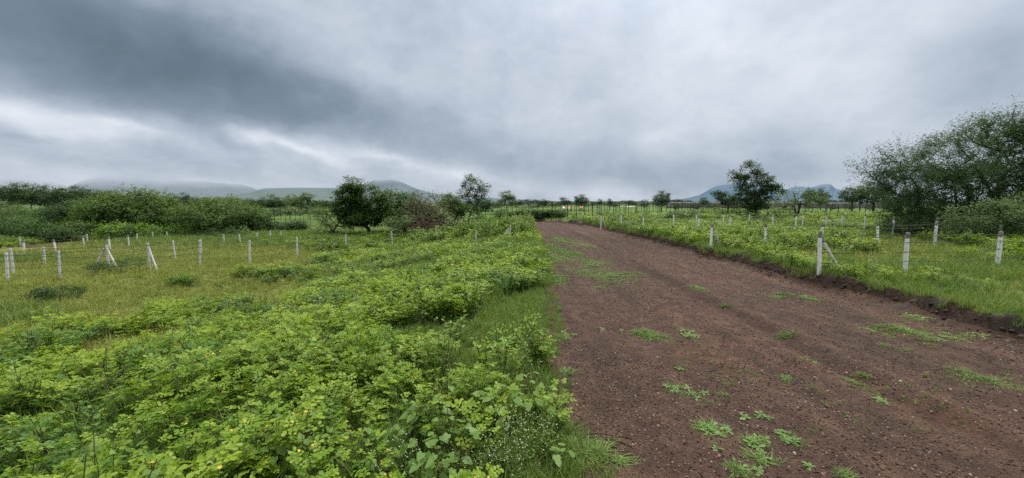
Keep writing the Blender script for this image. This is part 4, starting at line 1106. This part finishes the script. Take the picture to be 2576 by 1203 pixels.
# bushes in the weeds across the road
RB = [(1560, 538, 75, 29, 'bush'), (1640, 535, 100, 33, 'bush'), (1720, 523, 112, 38, 'tree'), (1800, 517, 137, 44, 'bush'), (1870, 515, 100, 46, 'bush'), (1960, 517, 100, 40, 'bush'), (1920, 540, 75, 30, 'tree'),
      (1500, 540, 62, 36, 'bush'), (1740, 575, 75, 19, 'bush'), (1985, 580, 75, 17, 'tree'), (1700, 547, 75, 28, 'bush'), (2120, 555, 87, 24, 'bush'), (2180, 575, 75, 20, 'tree'), (1450, 547, 62, 36, 'bush'), (1640, 565, 75, 21, 'bush'), (2085, 655, 55, 10.2, 'bush'), (1812, 612, 45, 14.6, 'tree'), (2250, 590, 112, 16.5, 'bush'), (2330, 600, 112, 16, 'bush')]
RBL = ['bush among the weeds just past the road end', 'wide bush in the weeds behind the thin white post line', 'dark leafy bush on the weedy mound before the brown roof', 'broad bright bush on the weedy mound before the tall field tree',
       'bush at the foot of the tall field tree', 'bush between the tall field tree and the whitewashed trunk tree', 'dark bush in front of the tall field tree', 'small bush beside the white marker stone', 'bush in the middle of the field behind the braced end post',
       'dark bush standing behind the second fence', 'bush half hiding a thin white post', 'bush near the far braced pair of posts', 'dark bush before the far braced pair of posts', 'low bush at the bend of the dirt road', 'bush between the road bank and the thin white post line',
       'small leafy bush at the foot of the braced corner post', 'small dark creeper bush at the braced end post', 'bush inside the fenced plot before the thorn tree shade', 'bush inside the fenced plot under the thorn tree']
for (px, top, wd, D, mt), lb in zip(RB, RBL): far_tree(('low', mt), px, top, wd, D, lb, None, 'bush', 'leafy_bush')
tree_px('leafy_bush', 'small round bush alone in the dry grass inside the near fence', 455, 12.6, [(455, 702, 36, 12)], .8, cat='bush', nclump=40, per=50, leaf=.05, mat='bush', trunk_r=.012, fork=.1, trunks=4, clump_r=.12, seed=60)
tree_px('leafy_bush', 'low sprawling bush in the dry grass under the first concrete posts', 135, 10.8, [(135, 738, 60, 16), (90, 742, 30, 12)], .8, cat='bush', nclump=60, per=50, leaf=.05, mat='tree', trunk_r=.012, fork=.1, trunks=4, clump_r=.14, seed=61)
tree_px('leafy_bush', 'dark low bush at the foot of the A shaped braced post', 300, 14.6, [(300, 668, 60, 9), (250, 672, 30, 9)], .8, cat='bush', nclump=50, per=45, leaf=.05, mat='tree', trunk_r=.012, fork=.1, trunks=4, clump_r=.15, seed=62)

# ------------------------------------------------------------------ hills
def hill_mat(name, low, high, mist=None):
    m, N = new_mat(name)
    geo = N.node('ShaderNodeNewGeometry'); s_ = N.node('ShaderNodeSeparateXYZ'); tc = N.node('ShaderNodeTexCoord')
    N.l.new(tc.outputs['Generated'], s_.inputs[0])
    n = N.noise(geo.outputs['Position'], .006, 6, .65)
    c = N.mix(s_.outputs[2], (*low, 1), (*high, 1))  # low and high slope colours have bluish distance haze mixed in
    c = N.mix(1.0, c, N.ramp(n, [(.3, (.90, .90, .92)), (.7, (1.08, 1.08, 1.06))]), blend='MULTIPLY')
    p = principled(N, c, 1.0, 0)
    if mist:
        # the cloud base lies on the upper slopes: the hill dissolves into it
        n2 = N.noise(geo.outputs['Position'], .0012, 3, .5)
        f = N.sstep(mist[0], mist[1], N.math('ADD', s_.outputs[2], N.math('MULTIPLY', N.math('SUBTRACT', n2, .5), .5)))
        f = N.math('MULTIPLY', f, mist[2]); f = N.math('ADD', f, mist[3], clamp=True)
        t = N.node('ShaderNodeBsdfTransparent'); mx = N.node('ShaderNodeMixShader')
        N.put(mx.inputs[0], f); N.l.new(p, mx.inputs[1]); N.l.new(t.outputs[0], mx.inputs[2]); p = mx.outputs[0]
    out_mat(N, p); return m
def hill(name, prof, D, mat, depth=900, rough=.025):
    xs = np.linspace(prof[0][0], prof[-1][0], 160); ys = np.interp(xs, [p[0] for p in prof], [p[1] for p in prof])
    ker = np.ones(5) / 5; ys = np.convolve(np.pad(ys, 2, 'edge'), ker, 'valid')
    V = []; nt = 17
    for a, b_ in zip(xs, ys):
        q = wp(a, b_, D); H = max(q.z, 1)
        for t in np.linspace(-1, 1, nt):
            f = (1 - abs(t) ** .8) ** 1.15
            px_, py_ = q.x * (1 + t * depth / D), D + t * depth
            zz = H * f * (1 + rough * (fbm(px_ * .012, py_ * .012, 4) - .5) * 2 * (1 - f)) - 12 * (f < .02)
            V.append((px_ if True else 0, py_, float(zz)))
    i, j = np.meshgrid(np.arange(nt - 1), np.arange(159)); b = (j * nt + i).ravel()
    o = obj(name, mesh(name, V, np.stack([b, b + nt, b + nt + 1, b + 1], 1), [mat], smooth_shade=True)); tag(o, None, None, None, 'structure')
    return o
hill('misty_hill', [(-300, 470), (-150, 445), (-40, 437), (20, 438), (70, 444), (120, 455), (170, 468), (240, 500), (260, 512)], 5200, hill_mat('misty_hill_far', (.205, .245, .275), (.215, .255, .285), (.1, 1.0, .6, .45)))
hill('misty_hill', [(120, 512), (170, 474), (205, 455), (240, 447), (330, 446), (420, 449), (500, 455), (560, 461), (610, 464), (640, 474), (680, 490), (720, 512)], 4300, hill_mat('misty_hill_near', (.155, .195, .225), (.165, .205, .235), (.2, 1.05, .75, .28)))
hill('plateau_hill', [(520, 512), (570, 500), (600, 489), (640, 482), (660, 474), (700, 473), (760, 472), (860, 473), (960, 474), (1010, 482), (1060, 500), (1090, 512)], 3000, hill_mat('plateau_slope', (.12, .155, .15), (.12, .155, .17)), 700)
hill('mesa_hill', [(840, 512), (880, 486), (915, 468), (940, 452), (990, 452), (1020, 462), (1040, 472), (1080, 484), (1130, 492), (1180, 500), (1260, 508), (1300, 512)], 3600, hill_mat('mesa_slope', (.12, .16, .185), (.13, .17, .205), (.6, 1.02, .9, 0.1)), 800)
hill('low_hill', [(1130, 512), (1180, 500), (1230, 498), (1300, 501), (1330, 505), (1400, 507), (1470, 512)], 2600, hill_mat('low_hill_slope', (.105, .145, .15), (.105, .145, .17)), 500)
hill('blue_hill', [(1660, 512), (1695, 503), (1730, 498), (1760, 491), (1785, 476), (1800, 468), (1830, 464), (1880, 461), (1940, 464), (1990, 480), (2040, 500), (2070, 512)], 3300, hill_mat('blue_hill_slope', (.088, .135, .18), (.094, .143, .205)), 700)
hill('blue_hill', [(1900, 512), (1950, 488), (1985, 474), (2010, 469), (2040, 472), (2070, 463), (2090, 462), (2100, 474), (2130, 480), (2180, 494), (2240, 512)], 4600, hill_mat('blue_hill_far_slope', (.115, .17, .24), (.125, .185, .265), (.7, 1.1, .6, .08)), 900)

# ------------------------------------------------------------------ far buildings and tarps
def box(mb, x0, x1, y0, y1, z0, z1):
    V = [(x, y, z) for z in (z0, z1) for x, y in ((x0, y0), (x1, y0), (x1, y1), (x0, y1))]
    mb.add(V, [(0, 1, 5, 4), (1, 2, 6, 5), (2, 3, 7, 6), (3, 0, 4, 7), (4, 5, 6, 7), (3, 2, 1, 0)])
M['old_roof'] = simple_mat('old_tin_roof', (.06, .056, .052), (.10, .094, .088), 2)
def shed(label, px0, px1, top, D, eave=.8, name='low_shed', rm='old_roof', wm='shed_roof'):
    a, b = wp(px0, top, D), wp(px1, top, D); bz = h1((a.x + b.x) / 2, D); L = b.x - a.x; H = a.z - bz
    root = thing(name, label, 'shed', (a.x, D, bz))
    mb = MB(); box(mb, .1, L - .1, 0, 4, -.3, H * eave); obj('wall', mb.build('wall', [M[wm]]), root)
    mb = MB(); n = 24; xs = np.linspace(-.3, L + .3, n); V = []
    for q, xx in enumerate(xs):
        w_ = rnd.uniform(-.06, .06)
        V += [(xx, -.6, H * eave + .02 + w_), (xx, 2, H + w_), (xx, 4.6, H * eave + .02 + w_)]
    mb.add(V, [(q * 3 + c, q * 3 + 3 + c, q * 3 + 4 + c, q * 3 + 1 + c) for q in range(n - 1) for c in (0, 1)]); obj('roof', mb.build('roof', [M[rm]]), root)
    for q in range(8):
        mb = MB(); xx = L * (q + .5) / 8; mb.tube(np.array([(xx, -.5, -.2), (xx, -.5, H * eave)]), .07, 5); obj('post', mb.build('post', [M['dark_post']]), root)
    return root
shed('long low brown roofed shed on the skyline before the blue hill', 1690, 1905, 508, 120)
shed('pale flat sided shed behind the thin whitewashed trunk tree', 1930, 2010, 507, 92, rm='old_roof', wm='pale_wall')
shed('long dark low wall with roof under the dark flat topped tree', 2020, 2250, 509, 120)
def tarp(label, px, py, w, hgt, D, mat, name='tarp'):
    a = wp(px, py, D); m = pm(D); wd, hh = w * m, hgt * m
    root = thing(name, label, 'tarp', (a.x, D, h1(a.x, D))); z0 = a.z - h1(a.x, D) - hh * .5
    mb = MB(); n = 9; V = []
    for q in range(n):
        f = q / (n - 1); z_ = math.sin(f * math.pi * 3) * .05
        V += [(wd * (f - .5), -.5, z0 + z_), (wd * (f - .5), 0, z0 + hh + z_), (wd * (f - .5), .9, z0 + hh * .5 + z_)]
    mb.add(V, [(q * 3 + c, q * 3 + 3 + c, q * 3 + 4 + c, q * 3 + 1 + c) for q in range(n - 1) for c in (0, 1)]); obj('sheet', mb.build('sheet', [M[mat]]), root)
    for sx_ in (-.48, .48):
        mb = MB(); mb.tube(np.array([(wd * sx_, 0, -.2), (wd * sx_, 0, z0 + hh)]), .05, 5); obj('pole', mb.build('pole', [M['dark_post']]), root)
tarp('bright pink tarp stretched low in the field past the road end', 1432, 522, 12, 4, 88, 'pink_tarp')
tarp('orange tarp stretched low beside the pink one', 1462, 521, 9, 3.5, 88, 'orange_tarp')
tarp('small white sheet at the end of the pink tarp', 1418, 522, 4, 5, 87, 'white_tarp')
tarp('long thin white sheet in the far field past the tarps', 1580, 519, 44, 1.2, 100, 'pale_wall')

# ------------------------------------------------------------------ single plants beside the road
UPW = [(1149, 872, .62, 'bushy pointed leaved weed standing alone in the grass gap'), (1329, 852, .55, 'upright pointed leaved weed at the road verge'), (1250, 885, .45, 'small upright weed between the two taller ones'),
       (1296, 880, .40, 'upright weed with yellowing lower leaves near the verge'), (1219, 925, .45, 'dark green spreading weed in the middle of the grass gap'), (1184, 800, .75, 'tall multi stemmed weed with bare lower stems'),
       (1110, 812, .6, 'tall weed beside the multi stemmed one'), (1078, 792, .62, 'dense tall weed at the edge of the weed carpet'), (1018, 820, .45, 'small weed at the corner of the grass gap'),
       (620, 815, .85, 'tall dark weed rising above the low weed carpet'), (660, 800, .75, 'slightly shorter dark weed beside the tall one in the carpet'), (585, 802, .7, 'dark weed poking up at the rim of the weed carpet')]
for q, (px, py, hh, lb) in enumerate(UPW):
    xx, yy = gp(px, py); root = thing('leafy_weed', lb, 'weed', (xx, yy, h1(xx, yy) - .02))
    st_, lf_ = upright_weed(600 + q, hh * rnd.uniform(.95, 1.1), 5, .07, 'weed_dark', .62, .26, 13)
    obj('stems', st_.build('stems', [M['stem']]), root); obj('leaves', lf_.build('leaves', [M['weed'] if q < 9 else M['bush']]), root)
BRD = [(1265, 1075, .42, 'large heart leaved weed at the edge of the weed carpet by the verge'), (1330, 1040, .42, 'heart leaved weed leaning over the road verge'), (1395, 1165, .20, 'broad leaf growing low beside the white flowers'),
       (1110, 1195, .40, 'big pale lobed weed at the bottom of the weed carpet'), (1060, 1110, .42, 'heart leaved weed in the middle of the low carpet'), (1160, 1215, .36, 'second pale lobed weed beside the white flowers')]
for q, (px, py, hh, lb) in enumerate(BRD):
    xx, yy = gp(px, py, .1); r = np.random.default_rng(700 + q); root = thing('broad_leaf_weed', lb, 'weed', (xx, yy, h1(xx, yy)))
    st_, lf_ = MB(), MB(); n = 22 if hh > .3 else 8
    for i_ in range(n):
        a = r.uniform(0, 6.28); rr = r.uniform(.03, .24); z = hh * r.uniform(.45, 1.05); e = np.array((math.cos(a) * rr, math.sin(a) * rr, z))
        st_.tube(np.array([(0, 0, 0), e * .5 + (0, 0, z * .12), e]), (.005, .003, .002), 4)
        add_leaves(lf_, LEAF_BR, e[None], np.array([[math.cos(a), math.sin(a), -.25]]), np.array([[math.cos(a) * .3, math.sin(a) * .3 - .25, 1]]) + r.normal(size=(1, 3)) * .2, r.uniform(.045, .08), r.uniform(.2, .9), 0, .95)
    obj('stems', st_.build('stems', [M['stem']]), root); obj('leaves', lf_.build('leaves', [M['broad']]), root)
WF = [(1320, 1150, .42, 'spray of tiny white flowers beside the broad leaf at the verge'), (1260, 1165, .40, 'dense spray of tiny white flowers at the foot of the weed carpet'), (1370, 1120, .34, 'small white flowered weed just above the dark dead branch'), (1215, 1200, .38, 'white flowered weed beside the pale lobed leaves'), (1010, 1205, .36, 'white flowered weed half hidden at the bottom of the weed carpet'), (1310, 1215, .36, 'white flowered weed in the grass below the others')]
for q, (px, py, hh, lb) in enumerate(WF):
    xx, yy = gp(px, py, .1); r = np.random.default_rng(740 + q); root = thing('white_flower_weed', lb, 'flower weed', (xx, yy, h1(xx, yy)))
    st_, fl_, lf_ = MB(), MB(), MB()
    for i_ in range(16):
        a = r.uniform(0, 6.28); rr = r.uniform(.03, .20); z = hh * r.uniform(.6, 1.1); e = np.array((math.cos(a) * rr, math.sin(a) * rr, z))
        st_.tube(np.array([(0, 0, 0), e * .55 + (0, 0, z * .1), e]), (.004, .002, .0015), 4)
        for j_ in range(r.integers(3, 8)):
            g_ = e + r.normal(size=3) * np.array((.035, .035, .025)); st_.tube(np.array([e * .85, g_]), (.0012, .0008), 3)
            s_ = r.uniform(.003, .0058)
            n_ = 6; aa = np.arange(n_) * 6.283 / n_ + r.uniform(0, 1)
            add_leaves(fl_, LEAF_OB, np.repeat(g_[None], n_, 0), np.stack([np.cos(aa), np.sin(aa), np.full(n_, .35)], 1), np.tile((0, 0, 1.), (n_, 1)) + r.normal(size=(1, 3)) * .3, s_, r.random(n_), 0, .9)
        n_ = 9; f = r.random(n_) * .8; add_leaves(lf_, LEAF_RH, e * f[:, None], rdir(n_, r), rdir(n_, r) + np.array((0, 0, 1.)), .045, r.random(n_), 0, .7)
    obj('stems', st_.build('stems', [M['grass']]), root); obj('flowers', fl_.build('flowers', [M['petal']]), root); obj('leaves', lf_.build('leaves', [M['grass']]), root)

# ------------------------------------------------------------------ growth on the road
def rz1(x, y): return float(road_z(np.array(x), np.array(y)))
def grass_patch(px, py, rx, ry, dens, hgt, label, q, leafy=0):
    xx, yy = gp(px, py); x1, _ = gp(px + rx, py); _, y1 = gp(px, max(py - ry, 540)); _, y0 = gp(px, py + ry)
    ax, ay = abs(x1 - xx), max(.05, (y1 - y0) * .5)
    r = np.random.default_rng(900 + q); n = int(np.clip(dens * 6 * ax * ay * 3.14, 14, 1700)); oz = rz1(xx, yy)
    root = thing('grass_clump', label, 'grass', (xx, yy, oz))
    mb = MB(); cs = r.normal(size=(max(2, n // 14), 2)) * .45
    src = [grass_tuft(950 + q * 3 + i_, 14, hgt * .8, .05, wid=.0085, lean=1.9) for i_ in range(3)]
    for i_ in range(n):
        c = cs[r.integers(len(cs))] + r.normal(size=2) * r.choice([.14, .42])
        if np.hypot(*c) > 1.7: continue
        gx_, gy_ = xx + c[0] * ax, yy + c[1] * ay; sc = r.uniform(.45, 1.15) * (1 - .42 * np.hypot(*c) / 1.2); a = r.uniform(0, 6.28)
        t = src[i_ % 3]; V = np.concatenate(t.V) * sc; ca, sa = math.cos(a), math.sin(a)
        V = np.stack([V[:, 0] * ca - V[:, 1] * sa + gx_ - xx, V[:, 0] * sa + V[:, 1] * ca + gy_ - yy, V[:, 2] + rz1(gx_, gy_) - oz - .006], 1)
        mb.add(V, np.concatenate(t.F), np.clip(np.concatenate(t.T) * .7 + r.uniform(0, .3), 0, 1))
    tag(obj('blades', mb.build('blades', [M['grass']]), root), None, None, None, 'stuff')
    if leafy:
        lf = MB()
        for i_ in range(leafy):
            c = r.normal(size=2) * .5; gx_, gy_ = c[0] * ax, c[1] * ay; z0 = rz1(xx + gx_, yy + gy_) - oz
            n_ = r.integers(4, 7); aa = np.arange(n_) * 6.283 / n_ + r.uniform(0, 1)
            add_leaves(lf, LEAF_OB, np.tile((gx_, gy_, z0 + .012), (n_, 1)), np.stack([np.cos(aa), np.sin(aa), r.uniform(.15, .8, n_)], 1), np.tile((0, -.15, 1.), (n_, 1)) + r.normal(size=(n_, 3)) * .2, r.uniform(.035, .065, n_), r.uniform(.1, .8, n_), 0, .75)
        obj('leaves', lf.build('leaves', [M['broad']]), root)
GP = [(1620, 842, 55, 16, 75, .10, 'green grass clump lying across the road beside a broad leaved weed', 2), (1735, 844, 16, 14, 60, .09, 'upright broad leaved weed tuft in the middle of the road', 9), (1755, 728, 26, 12, 60, .09, 'small yellowish grass clump far along the middle of the road', 0),
      (1830, 772, 13, 8, 60, .08, 'tiny grass tuft between the two wheel tracks', 0), (1530, 692, 62, 22, 42, .10, 'wide grass patch spreading from the verge onto the road', 0), (1490, 662, 50, 14, 34, .10, 'thin grass patch behind the wide verge patch', 0),
      (1430, 635, 42, 14, 30, .12, 'far grass patch along the weedy road edge', 0), (1405, 702, 32, 16, 60, .11, 'dense grass patch joined to the weedy verge', 0), (1415, 605, 30, 10, 24, .13, 'farthest grass patch near the road bend', 0), (1400, 652, 40, 15, 40, .11, 'grass patch creeping from the verge behind the dense patch', 0), (1448, 682, 50, 10, 30, .09, 'thin grass streak on the road inside the wide verge patch', 0), (1468, 618, 34, 7, 22, .11, 'sparse grass streak across the road before the bend', 0), (1385, 622, 26, 13, 40, .12, 'grass creeping over the road edge near the bend', 0), (1590, 690, 40, 10, 24, .08, 'faint grass wisps at the tip of the wide verge patch', 0), (1510, 722, 46, 8, 24, .08, 'faint grass wisps in front of the wide verge patch', 0),
      (1960, 746, 32, 8, 55, .09, 'bright grass clump near the dug bank', 0),
      (2020, 752, 42, 9, 45, .09, 'longer sparse grass clump next to the bright one by the bank', 1), (1975, 848, 36, 10, 60, .08, 'flat grass clump in the far wheel track', 0), (2265, 836, 92, 24, 55, .08, 'large bright grass mat below the dug bank', 0), (2330, 860, 50, 12, 45, .08, 'grass mat trailing from the large bright one', 0),
      (2250, 880, 40, 10, 45, .08, 'yellowish grass patch below the large bright mat', 0), (1712, 930, 14, 7, 10, .05, 'single flat leaf rosette on bare gravel', 3), (1690, 972, 20, 16, 40, .07, 'small scruffy weed tuft below the flat rosette', 2), (1742, 992, 36, 18, 45, .08, 'rosette weed with long pointed leaves on the gravel', 7),
      (1822, 992, 11, 6, 80, .07, 'tiny bluish grass tuft beside the long leaved rosette', 0), (1990, 956, 32, 10, 60, .07, 'pair of thin grass tufts in the wheel track', 0), (2135, 957, 36, 16, 70, .08, 'round bright grass clump in the wheel track', 0), (2035, 912, 26, 8, 50, .07, 'thin grass wisp above the round bright clump', 0),
      (2180, 945, 26, 10, 45, .07, 'small grass wisp next to the round bright clump', 0), (1785, 1085, 50, 32, 60, .09, 'leafy weed patch with clover like leaves on the near road', 12), (1890, 1048, 28, 7, 8, .05, 'flat rosette with rounded leaves above the leafy patch', 5), (1965, 1093, 20, 7, 10, .05, 'low rosette lying beside the leafy patch', 4),
      (2000, 1115, 24, 12, 60, .08, 'bright tuft of grass and leaves on the near road', 3), (1905, 1118, 34, 14, 40, .09, 'weed with one upright broad leaf on the near road', 8), (1935, 1155, 55, 20, 60, .10, 'matted grass clump near the bottom of the road', 2), (1850, 1180, 60, 20, 60, .10, 'bluish grass clump at the bottom of the road', 2),
      (2095, 1190, 46, 16, 60, .10, 'grass clump farthest along the bottom of the road', 1), (2500, 955, 115, 36, 40, .08, 'large faded grass mat beyond the wheel track', 0), (2210, 1012, 14, 8, 50, .06, 'single leaf tuft in the wheel rut', 2), (1430, 850, 28, 10, 60, .10, 'leafy tuft reaching from the verge onto the gravel', 4),
      (1440, 945, 26, 13, 60, .12, 'bluish grass tuft hanging over the verge', 0), (1480, 1140, 70, 30, 90, .14, 'bluish green grass clump spreading around the dark dead branch', 0), (1420, 1080, 40, 24, 90, .14, 'grass clump at the verge above the white flowers', 1), (1560, 1165, 40, 16, 40, .10, 'sparse grass tuft on the gravel below the dark dead branch', 1),
      (2300, 800, 60, 10, 40, .08, 'thin line of creeping weeds along the foot of the bank', 6), (2420, 850, 90, 14, 24, .08, 'creeping weeds on the crumbled soil below the bank', 12)]
for q, a in enumerate(GP): grass_patch(*a[:6], a[6], q, a[7])

# dead branches, a marker stone, soil heaps
def sticks(name, label, paths, rad, mat='burnt', cat='branch'):
    P0 = gp(*paths[0][0]); o = Vector((P0[0], P0[1], rz1(*P0))); mb = MB()
    for pth in paths:
        pts = []
        for q, c in enumerate(pth):
            xx, yy = gp(c[0], c[1]); pts.append((xx - o.x, yy - o.y, rz1(xx, yy) - o.z + rad * .6 + (c[2] if len(c) > 2 else 0)))
        pts = np.array(pts); t = np.linspace(0, len(pts) - 1, 14); pts = np.stack([np.interp(t, range(len(pts)), pts[:, c]) for c in range(3)], 1)
        pts[:, :2] += rng.normal(size=(14, 2)) * .004
        mb.tube(pts, np.linspace(rad, rad * .5, 14), 5)
    me = mb.build(name, [M[mat]], True); ob = obj(name, me, None, o); return tag(ob, label, cat)
sticks('dead_branch', 'dark dead branch of three thin prongs lying from the verge onto the gravel', [[(1442, 1100), (1500, 1100, .02), (1592, 1110)], [(1450, 1103), (1530, 1112, .02), (1594, 1133)], [(1455, 1106), (1500, 1120, .01), (1556, 1136)]], .009)
sticks('twig', 'short crooked dark twig standing up from the middle of the road', [[(1690, 756), (1692, 750, .07), (1688, 750, .13)]], .008)
sticks('twig', 'pale bent straw lying on the gravel near the verge', [[(1655, 955), (1690, 958, .02), (1702, 972)], [(1536, 985), (1545, 972, .02), (1552, 962)]], .004, 'twig')
def stone(label, px, py, size, mat, name='stone', seed=0, dz=0):
    xx, yy = gp(px, py); mb = pebble(60 + seed, .8); V = np.concatenate(mb.V) * size
    m2 = MB(); m2.add(V, np.concatenate(mb.F)); ob = obj(name, m2.build(name, [M[mat]], False), None, (xx, yy, max(rz1(xx, yy) if road_l(yy) < xx < edge_r(yy) else h1(xx, yy), h1(xx, yy)) + size * .2))
    ob.rotation_euler = (0, 0, seed * 1.3); return tag(ob, label, name.replace('_', ' '))
M['pale_stone'] = simple_mat('pale_stone', (.30, .24, .19), (.42, .35, .28), 30)
stone('white marker stone beside a thin white post near the road', 1557, 553, .22, 'white_tarp', 'marker_stone', 1)
for q, (px, py, s_, lb) in enumerate([(2264, 968, .02, 'pale flat stone in the wheel rut beyond the round grass clump'), (2130, 938, .014, 'small pale stone just above the round grass clump'), (1998, 1140, .014, 'small yellowish stone on the near gravel beside the matted grass'), (2390, 985, .014, 'small pale stone near the large faded grass mat')]):
    stone(lb, px, py, s_, 'pale_stone', 'stone', q + 2)
def heap(label, px, py, w, hgt, seed):
    xx, yy = gp(px, py); r = np.random.default_rng(seed); n = 26; u = np.linspace(-1, 1, n); X, Y = np.meshgrid(u, u)
    Z = np.exp(-(X ** 2 + Y ** 2) * 2.6) * hgt * (.5 + 1.0 * fbm(X * 2 + seed, Y * 2, 4)) + (fbm(X * 6 + seed, Y * 6, 3) - .5) * hgt * .5 - .04
    X2, Y2 = X * w, Y * w * .7
    Z = Z + height(X2 + xx, Y2 + yy) - h1(xx, yy)
    Z -= smooth(.72, 1, np.hypot(X, Y)) * .25
    i, j = np.meshgrid(np.arange(n - 1), np.arange(n - 1)); b = (j * n + i).ravel()
    ob = obj('soil_heap', mesh('soil_heap', np.stack([X2, Y2, Z], -1), np.stack([b, b + 1, b + n + 1, b + n], 1), [M['clod']], smooth_shade=False), None, (xx, yy, h1(xx, yy)))
    return tag(ob, label, 'soil heap')
heap('dark earth heap beside the collapsed bank at the fence corner', 2085, 722, .34, .08, 4)
heap('large dark lump of dug soil on the bank edge', 2260, 752, .40, .12, 7)
heap('dark dug soil lump farther along the bank', 2390, 778, .36, .10, 9)
heap('dark soil lump at the far end of the bank in view', 2540, 820, .36, .10, 11)
heap('small dark clod heap on the bank behind the braced end post', 1840, 660, .28, .07, 13)
